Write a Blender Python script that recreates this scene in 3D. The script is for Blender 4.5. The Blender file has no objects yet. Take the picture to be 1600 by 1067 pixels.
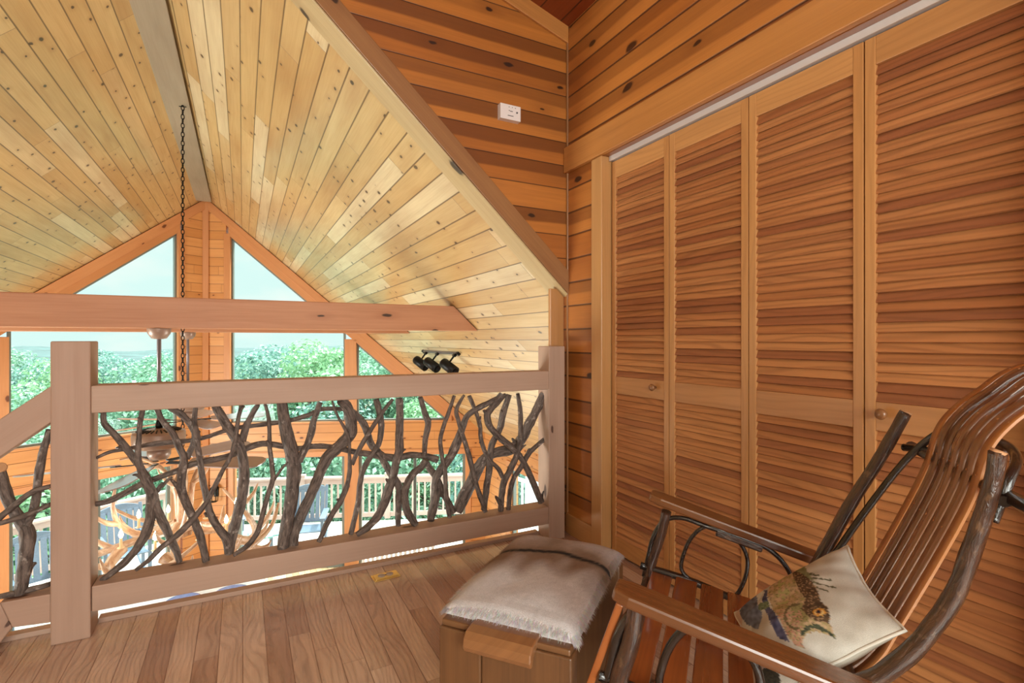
import bpy, math, random
from mathutils import Vector, Matrix, noise
rnd = random.Random(7)
SC = bpy.context.scene
COL = SC.collection
PI = math.pi

# ---------------------------------------------------------------- camera numbers
F, CX, CY, H = 808.0, 800.0, 531.0, 1.115
YAW = math.radians(27.5)
SN, CS = math.sin(YAW), math.cos(YAW)

def ray(px, py):
    u = (px - CX) / F; v = (CY - py) / F
    return Vector((SN + u * CS, CS - u * SN, v))
def on_plane(px, py, p, n):
    r = ray(px, py); o = Vector((0, 0, H)); n = Vector(n)
    return o + r * ((Vector(p) - o).dot(n) / r.dot(n))
def depth_of(p): return p[0] * SN + p[1] * CS

# ---------------------------------------------------------------- materials
def lin(c):
    return tuple((x / 12.92 if x <= .04045 else ((x + .055) / 1.055) ** 2.4) for x in [k / 255 for k in c]) + (1.0,)

class NT:
    def __init__(s, name):
        s.m = bpy.data.materials.new(name); s.m.use_nodes = True
        s.t = s.m.node_tree; s.t.nodes.clear()
        s.out = s.t.nodes.new('ShaderNodeOutputMaterial')
    def n(s, ty, **k):
        nd = s.t.nodes.new(ty)
        for a, b in k.items(): setattr(nd, a, b)
        return nd
    def l(s, a, b): s.t.links.new(a, b)
    def put(s, sock, v):
        if hasattr(v, 'is_linked') or hasattr(v, 'links'): s.l(v, sock)
        else: sock.default_value = v
    def math(s, op, a, b=0.0, c=0.0, clamp=False):
        nd = s.n('ShaderNodeMath', operation=op); nd.use_clamp = clamp
        for i, v in enumerate((a, b, c)): s.put(nd.inputs[i], v)
        return nd.outputs[0]
    def comb(s, x, y, z=0.0):
        nd = s.n('ShaderNodeCombineXYZ')
        for i, v in enumerate((x, y, z)): s.put(nd.inputs[i], v)
        return nd.outputs[0]
    def mix(s, f, a, b, mode='MIX'):
        nd = s.n('ShaderNodeMix', data_type='RGBA', blend_type=mode)
        s.put(nd.inputs['Factor'], f)
        s.put(nd.inputs[6], a); s.put(nd.inputs[7], b)
        return nd.outputs[2]
    def ramp(s, f, lo, hi, a=0.0, b=1.0):
        nd = s.n('ShaderNodeMapRange'); nd.clamp = True
        for i, v in enumerate((f, lo, hi, a, b)): s.put(nd.inputs[i], v)
        return nd.outputs[0]
    def noise(s, vec, scale=1.0, detail=2.0, rough=.5, dist=0.0):
        nd = s.n('ShaderNodeTexNoise'); s.put(nd.inputs['Vector'], vec)
        nd.inputs['Scale'].default_value = scale; nd.inputs['Detail'].default_value = detail
        nd.inputs['Roughness'].default_value = rough; nd.inputs['Distortion'].default_value = dist
        return nd.outputs['Fac']
    def white(s, vec):
        nd = s.n('ShaderNodeTexWhiteNoise', noise_dimensions='3D'); s.put(nd.inputs['Vector'], vec)
        sp = s.n('ShaderNodeSeparateColor'); s.l(nd.outputs['Color'], sp.inputs[0])
        return sp.outputs
    def uv(s):
        nd = s.n('ShaderNodeUVMap', uv_map='UVMap'); sp = s.n('ShaderNodeSeparateXYZ')
        s.l(nd.outputs[0], sp.inputs[0]); return sp.outputs[0], sp.outputs[1]
    def attr(s, name):
        return s.n('ShaderNodeAttribute', attribute_name=name)
    def bsdf(s, color, rough=.5, metal=0.0, bump=None, bstr=.3, bdist=.01, spec=.5, coat=0.0, crough=.1, sheen=0.0):
        b = s.n('ShaderNodeBsdfPrincipled')
        s.put(b.inputs['Base Color'], color); s.put(b.inputs['Roughness'], rough)
        b.inputs['Metallic'].default_value = metal; b.inputs['Specular IOR Level'].default_value = spec
        b.inputs['Coat Weight'].default_value = coat; b.inputs['Coat Roughness'].default_value = crough
        b.inputs['Sheen Weight'].default_value = sheen
        if bump is not None:
            bp = s.n('ShaderNodeBump'); bp.inputs['Strength'].default_value = bstr; bp.inputs['Distance'].default_value = bdist
            s.l(bump, bp.inputs['Height']); s.l(bp.outputs[0], b.inputs['Normal'])
        s.l(b.outputs[0], s.out.inputs[0]); return b

def wood(name, cols, dark, plank=None, length=2.4, groove=.004, groove_col=None, rough=.35, coat=.0, crough=.12, knots=0.0, knot_col=(40, 22, 12),
         grain=.5, ring=.0, bump=.25, kscale=(2.2, 4.5), blotch=.25, stretch=1.0, ksize=.13, heart=0.0, rfreq=230.0):
    """Wood grain along u (metres).  plank: board width; cols: board tints between which each board falls; dark: grain colour."""
    g = NT(name); u, v = g.uv()
    if plank:
        vs = g.math('DIVIDE', v, plank); vi = g.math('FLOOR', vs); fv = g.math('FRACT', vs)
        r1 = g.white(g.comb(vi, 3.7, 1.1))
        us = g.math('ADD', g.math('DIVIDE', u, length), g.math('MULTIPLY', r1[0], 9.3)); ui = g.math('FLOOR', us); fu = g.math('FRACT', us)
        r = g.white(g.comb(ui, vi, 5.3))
        dv = g.math('MULTIPLY', g.math('MINIMUM', fv, g.math('SUBTRACT', 1.0, fv)), plank)
        du = g.math('MULTIPLY', g.math('MINIMUM', fu, g.math('SUBTRACT', 1.0, fu)), length)
        gr = g.math('MAXIMUM', g.ramp(dv, groove * .35, groove, 1.0, 0.0), g.ramp(du, groove * .15, groove * .5, .8, 0.0))
    else:
        a = g.attr('rid'); r = g.white(g.comb(a.outputs['Fac'], 2.2, 9.1)); gr = None
    ou = g.math('MULTIPLY', r[1], 31.0); ov = g.math('MULTIPLY', r[2], 17.0)
    gu = g.math('ADD', u, ou); gv = g.math('ADD', v, ov)
    fine = g.noise(g.comb(g.math('MULTIPLY', gu, 3.0 * stretch), g.math('MULTIPLY', gv, 120.0), ou), 1.0, 3.0, .6)
    broad = g.noise(g.comb(g.math('MULTIPLY', gu, 1.3 * stretch), g.math('MULTIPLY', gv, 16.0), ov), 1.0, 3.0, .55, .4)
    f = g.math('MULTIPLY_ADD', g.ramp(fine, .35, .75), .45, g.math('MULTIPLY', g.ramp(broad, .38, .72), .55))
    if ring > 0:
        wob = g.noise(g.comb(g.math('MULTIPLY', gu, 1.1 * stretch), g.math('MULTIPLY', gv, 5.0), ou), 1.0, 2.0, .5)
        s_ = g.math('SINE', g.math('MULTIPLY', g.math('MULTIPLY_ADD', wob, .22, gv), rfreq))
        f = g.math('MULTIPLY_ADD', g.ramp(s_, .0, 1.0), ring, g.math('MULTIPLY', f, 1.0 - ring))
    base = g.mix(r[0], lin(cols[0]), lin(cols[1]))
    if len(cols) > 2: base = g.mix(g.ramp(r[1], .68, .78), base, lin(cols[2]))
    if heart > 0:                                            # dark heartwood along the upper edge of a board, pale sapwood below it
        edge = g.noise(g.comb(g.math('MULTIPLY', gu, .8), g.math('MULTIPLY', ov, 3.0), 2.0), 1.0, 2.0)
        hm = g.ramp(g.math('MULTIPLY_ADD', edge, -.5, fv), .18, .26)
        base = g.mix(g.math('MULTIPLY', g.math('MULTIPLY', hm, heart), g.ramp(r[1], .2, .6)), base, lin(dark))
    blot = g.noise(g.comb(g.math('MULTIPLY', gu, .9), g.math('MULTIPLY', gv, 2.5), 0.0), 1.0, 2.0)
    col = g.mix(g.math('MULTIPLY', f, grain), base, lin(dark))
    col = g.mix(g.math('MULTIPLY', g.ramp(blot, .45, .8), blotch), col, lin(dark))
    if knots > 0:
        vo = g.n('ShaderNodeTexVoronoi', voronoi_dimensions='2D'); vo.inputs['Scale'].default_value = 1.0
        dist = g.noise(g.comb(g.math('MULTIPLY', gu, 14.0), g.math('MULTIPLY', gv, 30.0), 0.0), 1.0, 1.0)
        g.l(g.comb(g.math('MULTIPLY', gu, kscale[0]), g.math('MULTIPLY_ADD', gv, kscale[1], g.math('MULTIPLY', dist, .12)), 0.0), vo.inputs['Vector'])
        sp = g.n('ShaderNodeSeparateColor'); g.l(vo.outputs['Color'], sp.inputs[0])
        size = g.math('MULTIPLY', g.ramp(sp.outputs[0], 1.0 - knots, 1.0, .35, 1.0), ksize)
        d = vo.outputs['Distance']
        kn = g.math('MULTIPLY', g.math('SUBTRACT', 1.0, g.math('DIVIDE', d, g.math('ADD', size, .0001), clamp=True)), g.ramp(sp.outputs[0], 1.0 - knots, 1.0 - knots + .02))
        halo = g.math('MULTIPLY', g.ramp(d, .0, .3, 1.0, 0.0), g.ramp(sp.outputs[0], 1.0 - knots, 1.0 - knots + .02))
        col = g.mix(g.math('MULTIPLY', halo, .35), col, lin(dark))
        col = g.mix(g.ramp(kn, .0, .35, 0.0, .92), col, lin(knot_col))
    h = g.math('MULTIPLY', f, -.12)
    if gr is not None:
        col = g.mix(g.math('MULTIPLY', gr, .85), col, lin(groove_col or (60, 34, 16)))
        h = g.math('SUBTRACT', h, gr)
    rg = g.math('MULTIPLY_ADD', f, .12, rough)
    g.bsdf(col, rg, bump=h, bstr=bump, bdist=.006, coat=coat, crough=crough)
    return g.m

def plain(name, c, rough=.5, metal=0.0, spec=.5, coat=0.0, bumps=0.0, bscale=60.0, var=0.0):
    g = NT(name)
    tc = g.n('ShaderNodeTexCoord')
    nz = g.noise(tc.outputs['Object'], bscale, 3.0)
    col = g.mix(g.math('MULTIPLY', g.ramp(nz, .3, .7), var), lin(c), lin([x * .45 for x in c]))
    g.bsdf(col, rough, metal, nz if bumps else None, bumps, .004, spec, coat)
    return g.m

def bark(name, c1, c2, c3, rough=.7, coat=0.0, scale=1.0, spots=.5):
    g = NT(name); u, v = g.uv()
    vec = g.comb(g.math('MULTIPLY', u, 22.0 * scale), g.math('MULTIPLY', v, 90.0 * scale), 0.0)
    a = g.noise(vec, 1.0, 4.0, .65, .5); b = g.noise(g.comb(g.math('MULTIPLY', u, 26.0 * scale), g.math('MULTIPLY', v, 34.0 * scale), 4.0), 1.0, 3.0, .6)
    col = g.mix(g.ramp(a, .35, .65), lin(c1), lin(c2)); col = g.mix(g.ramp(b, .6, .7, 0.0, spots), col, lin(c3))
    g.bsdf(col, rough, bump=a, bstr=.8, bdist=.006, coat=coat, crough=.15); return g.m

def glow(name, c, e):
    g = NT(name); em = g.n('ShaderNodeEmission'); em.inputs[0].default_value = lin(c); em.inputs[1].default_value = e
    g.l(em.outputs[0], g.out.inputs[0]); return g.m

def attrib_mat(name, rough=.8, bscale=300.0, bstr=.3, sheen=0.0, weave=False):
    g = NT(name); a = g.attr('tint')
    tc = g.n('ShaderNodeTexCoord'); nz = g.noise(tc.outputs['Object'], bscale, 2.0)
    col = g.mix(g.math('MULTIPLY', g.ramp(nz, .35, .75), .25), a.outputs['Color'], (.08, .06, .05, 1))
    g.bsdf(col, rough, bump=nz, bstr=bstr, bdist=.002, spec=.2, sheen=sheen); return g.m

def glass_mat():
    g = NT('window glass'); tr = g.n('ShaderNodeBsdfTransparent'); gl = g.n('ShaderNodeBsdfGlossy'); gl.inputs['Roughness'].default_value = .02
    tr.inputs[0].default_value = (.97, 1.0, .985, 1)
    lw = g.n('ShaderNodeLayerWeight'); lw.inputs[0].default_value = .5; mx = g.n('ShaderNodeMixShader')
    g.l(g.math('MULTIPLY_ADD', g.math('POWER', lw.outputs['Facing'], 5.0), .35, .008), mx.inputs[0]); g.l(tr.outputs[0], mx.inputs[1]); g.l(gl.outputs[0], mx.inputs[2]); g.l(mx.outputs[0], g.out.inputs[0]); return g.m

def leaf_mat(name, c1, c2, c3):
    g = NT(name); a = g.attr('rid'); r = g.white(g.comb(a.outputs['Fac'], 1.0, 2.0))
    col = g.mix(r[0], lin(c1), lin(c2)); col = g.mix(g.ramp(r[1], .75, .85), col, lin(c3))
    d = g.n('ShaderNodeBsdfDiffuse'); t = g.n('ShaderNodeBsdfTranslucent'); mx = g.n('ShaderNodeMixShader'); mx.inputs[0].default_value = .35
    g.l(col, d.inputs[0]); g.l(col, t.inputs[0]); g.l(d.outputs[0], mx.inputs[1]); g.l(t.outputs[0], mx.inputs[2]); g.l(mx.outputs[0], g.out.inputs[0]); return g.m

M = {}
M['ceiling'] = wood('varnished pine ceiling boards', [(212, 182, 130), (192, 156, 102), (222, 204, 166)], (150, 100, 48), plank=.135, length=2.6, groove=.006, groove_col=(84, 54, 26), rough=.3, coat=.35, crough=.22, knots=.34, knot_col=(64, 38, 22), grain=.4, bump=.35, kscale=(5.5, 8.5), blotch=.5, ksize=.15)
M['gable'] = wood('amber pine wall boards', [(190, 118, 50), (168, 98, 38)], (96, 48, 14), plank=.134, length=60.0, groove=.004, groove_col=(44, 18, 6), rough=.38, coat=.15, crough=.3, knots=.34, knot_col=(34, 14, 6), grain=.4, bump=.3, kscale=(2.6, 6.5), ksize=.12, heart=.75)
M['siding'] = wood('amber pine closet wall boards', [(188, 118, 54), (164, 94, 38)], (104, 52, 18), plank=.134, length=60.0, groove=.007, groove_col=(52, 24, 10), rough=.32, coat=.25, crough=.2, knots=.34, knot_col=(38, 16, 8), grain=.4, bump=.4, kscale=(2.8, 6.5), ksize=.14, heart=.55)
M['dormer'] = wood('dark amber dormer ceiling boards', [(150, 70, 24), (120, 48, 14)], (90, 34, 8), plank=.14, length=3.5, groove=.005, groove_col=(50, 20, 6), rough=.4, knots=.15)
M['prow'] = wood('bright pine window wall boards', [(220, 158, 98), (204, 140, 80)], (170, 98, 44), plank=.145, length=4.0, groove=.006, groove_col=(120, 66, 30), rough=.4, knots=.28, knot_col=(96, 46, 22), grain=.35, bump=.3, kscale=(3.5, 7.0))
M['prow_trim'] = wood('pine window casing', [(214, 150, 100), (198, 134, 84)], (168, 96, 48), rough=.4, knots=.15, knot_col=(96, 46, 22), grain=.35)
M['beam'] = wood('pine tie beam', [(196, 142, 108), (186, 130, 94)], (140, 80, 48), rough=.5, knots=.3, grain=.4, kscale=(2.2, 7.0))
M['rail'] = wood('pale planed pine rail', [(178, 146, 126), (168, 134, 114)], (132, 98, 80), rough=.55, knots=.4, knot_col=(70, 40, 28), grain=.3, kscale=(2.2, 6.0), blotch=.2, ksize=.11)
M['soffit'] = wood('light-painted trim underside', [(192, 168, 126), (180, 152, 108)], (138, 106, 64), rough=.4, knots=.3, grain=.35)  # pale tone stands for great-room light on the rake trim's underside
M['trim'] = wood('honey pine trim', [(196, 146, 92), (180, 126, 74)], (136, 88, 46), rough=.35, coat=.2, crough=.2, knots=.14, grain=.4)
M['dark_trim'] = wood('amber pine rake trim', [(156, 110, 68), (144, 96, 56)], (106, 60, 28), rough=.4, coat=.1, knots=.16, grain=.45)  # rake trim's shade partly put into this darker tone
M['ridge'] = wood('greyed ridge board', [(158, 142, 122), (146, 128, 106)], (104, 88, 72), rough=.5, knots=.1, grain=.3)
M['floor'] = wood('oak strip floor', [(222, 190, 166), (204, 168, 144), (186, 148, 126)], (100, 60, 40), plank=.076, length=.95, groove=.0024, groove_col=(120, 84, 66), rough=.22, coat=.45, crough=.12, grain=.6, ring=.34, bump=.12, blotch=.25, stretch=1.7, rfreq=300.0)
M['low_floor'] = wood('pale oak great room floor', [(216, 186, 150), (200, 166, 126)], (160, 122, 86), plank=.09, length=1.2, groove=.003, rough=.12, coat=.6, crough=.05, grain=.3, bump=.05)
M['stile'] = wood('honey pine louver door frame', [(196, 140, 84), (182, 124, 70)], (132, 82, 42), rough=.4, coat=.15, crough=.25, grain=.5, ring=.3, bump=.12)
M['louver'] = wood('honey pine louver slats', [(198, 134, 82), (176, 110, 64), (156, 94, 58)], (104, 58, 32), rough=.38, coat=.15, crough=.25, grain=.6, ring=.45, bump=.12)
M['ottoman'] = wood('dark rustic oak', [(128, 88, 54), (112, 74, 44)], (60, 36, 20), rough=.4, coat=.2, crough=.2, grain=.7, bump=.3)
M['saddle'] = wood('polished oak saddle strip', [(152, 104, 64), (138, 90, 54)], (84, 50, 28), rough=.3, coat=.4, grain=.5)
M['chair'] = wood('varnished brown oak', [(136, 90, 58), (114, 72, 44), (148, 98, 62)], (60, 34, 20), rough=.25, coat=1.0, crough=.1, grain=.55, bump=.1)
M['arm'] = wood('varnished oak arm', [(118, 70, 36), (102, 58, 28)], (52, 28, 14), rough=.25, coat=.6, crough=.15, grain=.6, bump=.1)
M['header'] = wood('amber pine header', [(186, 124, 64), (176, 112, 54)], (126, 74, 32), rough=.4, coat=.1, knots=.2, grain=.45)
M['seat'] = wood('varnished seat slat oak', [(150, 78, 34), (116, 54, 24), (172, 96, 46)], (70, 30, 12), rough=.2, coat=.8, crough=.08, grain=.5, bump=.1)
M['slat_edge'] = wood('varnished light oak slat', [(186, 120, 62), (176, 108, 52)], (120, 68, 34), rough=.25, coat=.6, grain=.4)
M['hickory'] = bark('varnished hickory bark', (38, 21, 15), (80, 50, 33), (146, 112, 84), rough=.28, coat=.9, spots=.4)
M['twig'] = bark('dark varnished bent twig', (16, 10, 8), (38, 24, 17), (74, 54, 40), rough=.25, coat=.8, spots=.3)
M['bark'] = bark('weathered laurel bark', (62, 50, 45), (118, 101, 92), (174, 158, 149), rough=.8, spots=.6)
M['cut'] = plain('sawn branch end', (206, 152, 108), .6, var=.3)
M['black'] = plain('black metal', (24, 22, 22), .4, .6)
M['chain'] = plain('dark iron chain', (28, 24, 22), .5, .7)
M['fan'] = plain('taupe fan housing', (150, 124, 110), .35, .2)
M['fan_rod'] = plain('grey fan rod', (110, 100, 104), .35, .5)
M['blade'] = wood('sky-tinted fan blade', [(164, 146, 146), (154, 136, 136)], (124, 106, 106), rough=.3, coat=.8, grain=.3)  # sky reflection put into the grey-mauve blade tone
M['blade_top'] = wood('maple fan blade', [(216, 168, 108), (206, 154, 92)], (176, 124, 70), rough=.35, coat=.3, grain=.3)
M['antler'] = bark('shed antler', (206, 178, 152), (164, 124, 96), (232, 214, 196), rough=.45, coat=.2, scale=.5, spots=.5)
M['candle'] = plain('ivory candle sleeve', (220, 200, 160), .5)
M['bulb'] = glow('lit candle bulb', (255, 214, 160), 25.0)
M['white'] = plain('white plastic', (226, 216, 214), .4)
M['ink'] = plain('dark print', (70, 60, 64), .6)
M['brass'] = plain('polished brass', (244, 214, 136), .38, .9)
M['outlet'] = plain('grey receptacle', (176, 160, 150), .5)
M['metal_white'] = plain('white track', (206, 196, 192), .35, .3)
M['jamb'] = plain('dark window jamb', (120, 126, 120), .5)
M['glass'] = glass_mat()
M['deck'] = wood('sunbleached deck boards', [(236, 226, 216), (222, 210, 200)], (190, 176, 166), plank=.14, length=3.6, groove=.008, groove_col=(150, 140, 134), rough=.7, grain=.3)
M['porch'] = wood('shade-toned porch boards', [(150, 150, 152), (136, 138, 142)], (110, 112, 116), plank=.14, length=3.6, groove=.008, rough=.8, grain=.3)  # porch shade put into a greyer board colour
M['deck_rail'] = wood('weathered deck rail', [(196, 172, 164), (184, 158, 150)], (150, 126, 120), rough=.7, grain=.3)
M['deck_chair'] = plain('slate blue painted slats', (112, 128, 150), .5, var=.2)
M['deck_table'] = plain('pale teal painted slats', (128, 196, 194), .5, var=.15)
M['white_top'] = plain('white table top', (236, 236, 240), .25)
M['blue_plate'] = plain('blue glazed plate', (120, 150, 210), .15, coat=.5, var=.4, bscale=25)
M['leaf_a'] = leaf_mat('mid green leaves', (104, 140, 118), (140, 174, 148), (196, 220, 198))
M['leaf_b'] = leaf_mat('blue green leaves', (98, 132, 124), (134, 166, 154), (186, 212, 198))
M['leaf_c'] = leaf_mat('fresh green leaves', (116, 154, 116), (152, 186, 146), (204, 228, 194))
M['trunk'] = bark('forest trunk', (60, 50, 42), (100, 86, 74), (130, 116, 100))
M['hill'] = plain('forest hillside', (74, 96, 96), .9, var=.9, bumps=.6, bscale=.12)
M['fabric'] = attrib_mat('printed tapestry cover', .85, 900.0, .5)
M['hide'] = attrib_mat('antelope hide', .85, 350.0, .35)
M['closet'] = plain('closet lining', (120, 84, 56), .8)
M['plaster'] = plain('warm wall', (196, 150, 100), .7)

# ---------------------------------------------------------------- mesh builder
class MB:
    def __init__(s): s.v = []; s.f = []; s.uv = []; s.rid = []; s.sm = []; s.tint = {}; s.mi = []
    def face(s, idx, uvs, rid, smooth=False, mi=0):
        s.f.append(idx); s.uv.append(uvs); s.rid.append(rid); s.sm.append(smooth); s.mi.append(mi)
    def poly(s, pts, uvf, rid=None, smooth=False, mi=0):
        b = len(s.v); s.v += [Vector(p) for p in pts]
        s.face(list(range(b, b + len(pts))), [uvf(p) for p in pts], rnd.random() if rid is None else rid, smooth, mi)
    def box(s, c, size, R=None, g=0, rid=None, mi=0):
        c = Vector(c); hx, hy, hz = [k / 2 for k in size]; b = len(s.v)
        L = [Vector((x * hx, y * hy, z * hz)) for x in (-1, 1) for y in (-1, 1) for z in (-1, 1)]
        R = R or Matrix.Identity(3)
        s.v += [c + R @ p for p in L]
        ou, ov = rnd.uniform(0, 40), rnd.uniform(0, 40); rid = rnd.random() if rid is None else rid
        for idx, ax in (((0, 1, 3, 2), 0), ((4, 6, 7, 5), 0), ((0, 4, 5, 1), 1), ((2, 3, 7, 6), 1), ((0, 2, 6, 4), 2), ((1, 5, 7, 3), 2)):
            o = [a for a in (0, 1, 2) if a != ax]
            ua = g if g in o else o[0]; va = [a for a in o if a != ua][0]
            s.face([b + i for i in idx], [(L[i][ua] + ou, L[i][va] + ov + ax * .31) for i in idx], rid, False, mi)
    def span(s, a, b, g=0, **k):
        s.box([(a[i] + b[i]) / 2 for i in range(3)], [abs(b[i] - a[i]) for i in range(3)], None, g, **k)
    def prism(s, pts, d, along, mi=0, rid=None):
        """polygon pts (3-D, planar) pushed along vector d; grain runs along vector 'along'."""
        pts = [Vector(p) for p in pts]; d = Vector(d); al = Vector(along).normalized()
        n = d.normalized(); ac = al.cross(n)
        if ac.length < .1: ac = al.orthogonal()
        ac.normalize(); b = len(s.v); k = len(pts); s.v += pts + [p + d for p in pts]
        ou, ov = rnd.uniform(0, 40), rnd.uniform(0, 40); rid = rnd.random() if rid is None else rid
        uvf = lambda p: (p.dot(al) + ou, p.dot(ac) + p.dot(n) + ov)
        s.face(list(range(b, b + k)), [uvf(p) for p in pts], rid, False, mi)
        s.face(list(range(b + 2 * k - 1, b + k - 1, -1)), [uvf(p + d) for p in reversed(pts)], rid, False, mi)
        for i in range(k):
            j = (i + 1) % k; q = [b + j, b + i, b + k + i, b + k + j]
            s.face(q, [uvf(s.v[m]) for m in q], rid, False, mi)
    def tube(s, pts, rads, seg=10, sub=4, rough=0.0, closed=False, flat=1.0, caps=True, smooth=True):
        P = [Vector(p) for p in pts]; n = len(P)
        if not hasattr(rads, '__len__'): rads = [rads] * n
        if sub > 1 and n > 2 or closed:
            Q, Rr = [], []
            rng = n if closed else n - 1
            for i in range(rng):
                p0, p1, p2, p3 = (P[(i - 1) % n], P[i], P[(i + 1) % n], P[(i + 2) % n]) if closed else (P[max(i - 1, 0)], P[i], P[i + 1], P[min(i + 2, n - 1)])
                r1, r2 = rads[i], rads[(i + 1) % n]
                for k in range(sub):
                    t = k / sub; t2 = t * t; t3 = t2 * t
                    Q.append(.5 * ((2 * p1) + (p2 - p0) * t + (2 * p0 - 5 * p1 + 4 * p2 - p3) * t2 + (3 * p1 - p0 - 3 * p2 + p3) * t3)); Rr.append(r1 + (r2 - r1) * t)
            if not closed: Q.append(P[-1]); Rr.append(rads[-1])
            P, rads = Q, Rr
        n = len(P); b = len(s.v); rid = rnd.random(); ou = rnd.uniform(0, 20)
        up = None; acc = 0.0; lens = []
        for i in range(n):
            t = (P[(i + 1) % n] - P[i - 1]) if closed else (P[min(i + 1, n - 1)] - P[max(i - 1, 0)])
            t.normalize()
            if up is None: up = t.orthogonal().normalized()
            up = (up - t * up.dot(t)).normalized(); w = t.cross(up)
            if i: acc += (P[i] - P[i - 1]).length
            lens.append(acc)
            for k in range(seg):
                a = 2 * PI * k / seg; rr = rads[i]
                if rough: rr *= 1 + rough * noise.noise(Vector((P[i].x * 26 + math.cos(a) * 1.5 + ou, P[i].z * 26 + math.sin(a) * 1.5, ou)))
                s.v.append(P[i] + (up * math.cos(a) + w * math.sin(a) * flat) * rr)
        circ = 2 * PI * (sum(rads) / len(rads)); m = n if closed else n - 1
        for i in range(m):
            i2 = (i + 1) % n; l0 = lens[i]; l1 = lens[i2] if i2 else acc + (P[0] - P[-1]).length
            for k in range(seg):
                k2 = (k + 1) % seg
                s.face([b + i * seg + k, b + i2 * seg + k, b + i2 * seg + k2, b + i * seg + k2],
                       [(l0 + ou, circ * k / seg), (l1 + ou, circ * k / seg), (l1 + ou, circ * (k + 1) / seg), (l0 + ou, circ * (k + 1) / seg)], rid, smooth)
        if caps and not closed:
            for idx in (list(range(b + seg - 1, b - 1, -1)), list(range(b + (n - 1) * seg, b + n * seg))):
                s.face(idx, [(.1 * q, .05 * q) for q in range(seg)], rid, False)
    def lathe(s, prof, c=(0, 0, 0), seg=24, R=None, smooth=True):
        c = Vector(c); R = R or Matrix.Identity(3); b = len(s.v); rid = rnd.random()
        for r, z in prof:
            for k in range(seg):
                a = 2 * PI * k / seg; s.v.append(c + R @ Vector((r * math.cos(a), r * math.sin(a), z)))
        for i in range(len(prof) - 1):
            for k in range(seg):
                k2 = (k + 1) % seg
                s.face([b + i * seg + k, b + i * seg + k2, b + (i + 1) * seg + k2, b + (i + 1) * seg + k], [(k * .01, prof[i][1])] * 4, rid, smooth)
        s.face([b + k for k in range(seg - 1, -1, -1)], [(0, 0)] * seg, rid); s.face([b + (len(prof) - 1) * seg + k for k in range(seg)], [(0, 0)] * seg, rid)
    def build(s, name, mats, parent=None, bevel=0.0, origin=None):
        me = bpy.data.meshes.new(name)
        o0 = Vector(origin) if origin is not None else Vector((0, 0, 0))
        me.from_pydata([tuple(p - o0) for p in s.v], [], s.f)
        uvl = me.uv_layers.new(name='UVMap'); flat = []
        for q in s.uv:
            for a, b in q: flat += [a, b]
        uvl.data.foreach_set('uv', flat)
        at = me.attributes.new('rid', 'FLOAT', 'FACE'); at.data.foreach_set('value', [r * 97.0 for r in s.rid])
        me.polygons.foreach_set('use_smooth', s.sm)
        if s.tint:
            ta = me.attributes.new('tint', 'FLOAT_COLOR', 'POINT'); fl = []
            for i in range(len(s.v)): fl += list(s.tint.get(i, (.5, .5, .5, 1)))
            ta.data.foreach_set('color', fl)
        for m in (mats if isinstance(mats, (list, tuple)) else [mats]): me.materials.append(M[m] if isinstance(m, str) else m)
        if len(me.materials) > 1: me.polygons.foreach_set('material_index', s.mi)
        me.validate(); me.update()
        o = bpy.data.objects.new(name, me); COL.objects.link(o)
        if parent is not None:
            o.parent = parent
            if origin is None: o.matrix_parent_inverse = Matrix.Translation(-parent.location) if parent.type == 'EMPTY' else Matrix.Identity(4)
        if origin is not None and parent is None: o.location = o0
        if bevel:
            md = o.modifiers.new('Bevel', 'BEVEL'); md.width = bevel; md.segments = 2; md.limit_method = 'ANGLE'; md.angle_limit = math.radians(40)
        return o

def tag(o, label=None, cat=None, group=None, kind=None):
    if label: o['label'] = label
    if cat: o['category'] = cat
    if group: o['group'] = group
    if kind: o['kind'] = kind
    return o
def thing(name, loc, label, cat, group=None):
    o = bpy.data.objects.new(name, None); COL.objects.link(o); o.location = loc; o.empty_display_size = .05
    return tag(o, label, cat, group)
def struct(name, mb, mat, parent=None, **k):
    o = mb.build(name, mat, parent, **k)
    if parent is None: o['kind'] = 'structure'
    return o
def copy_tree(root, loc, rz, label=None, scale=None):
    r = root.copy(); COL.objects.link(r); r.location = loc; r.rotation_euler = (0, 0, rz)
    if label: r['label'] = label
    if scale: r.scale = scale
    for ch in list(root.children):
        c = ch.copy(); COL.objects.link(c); c.parent = r
        for g2 in list(ch.children):
            d = g2.copy(); COL.objects.link(d); d.parent = c
    return r
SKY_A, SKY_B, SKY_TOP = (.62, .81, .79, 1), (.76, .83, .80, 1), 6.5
SUN_E, BACK_E, LEFT_E, RIGHT_E, EXPO = 5.0, 195, 440, 130, .3
M['white_cloth'] = plain('cream piping', (206, 198, 186), .8)
# ================================================================ the setting
RX = -.53                                   # ridge line
def zr(x): return 2.94 - .93 * x            # right slope of the great room ceiling
def zl(x): return 3.926 + .93 * x           # left slope
AR, AL = math.radians(22), math.radians(31)
APEX = Vector((RX, 9.8, 0))
TR, NR = Vector((math.cos(AR), -math.sin(AR), 0)), Vector((math.sin(AR), math.cos(AR), 0))
TL, NL = Vector((-math.cos(AL), -math.sin(AL), 0)), Vector((-math.sin(AL), math.cos(AL), 0))
UPZ = Vector((0, 0, 1))
ZF = -2.7                                   # great room floor and deck level
def PR(s, n, z): return APEX + TR * s + NR * n + UPZ * z
def PL(s, n, z): return APEX + TL * s + NL * n + UPZ * z
MR = Matrix((TR, NR, UPZ)).transposed(); ML = Matrix((TL, NL, UPZ)).transposed()
def wbox(mb, W, Mx, s0, s1, n0, n1, z0, z1, g=2):
    mb.box(W((s0 + s1) / 2, (n0 + n1) / 2, (z0 + z1) / 2), (s1 - s0, n1 - n0, z1 - z0), Mx, g)
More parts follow.
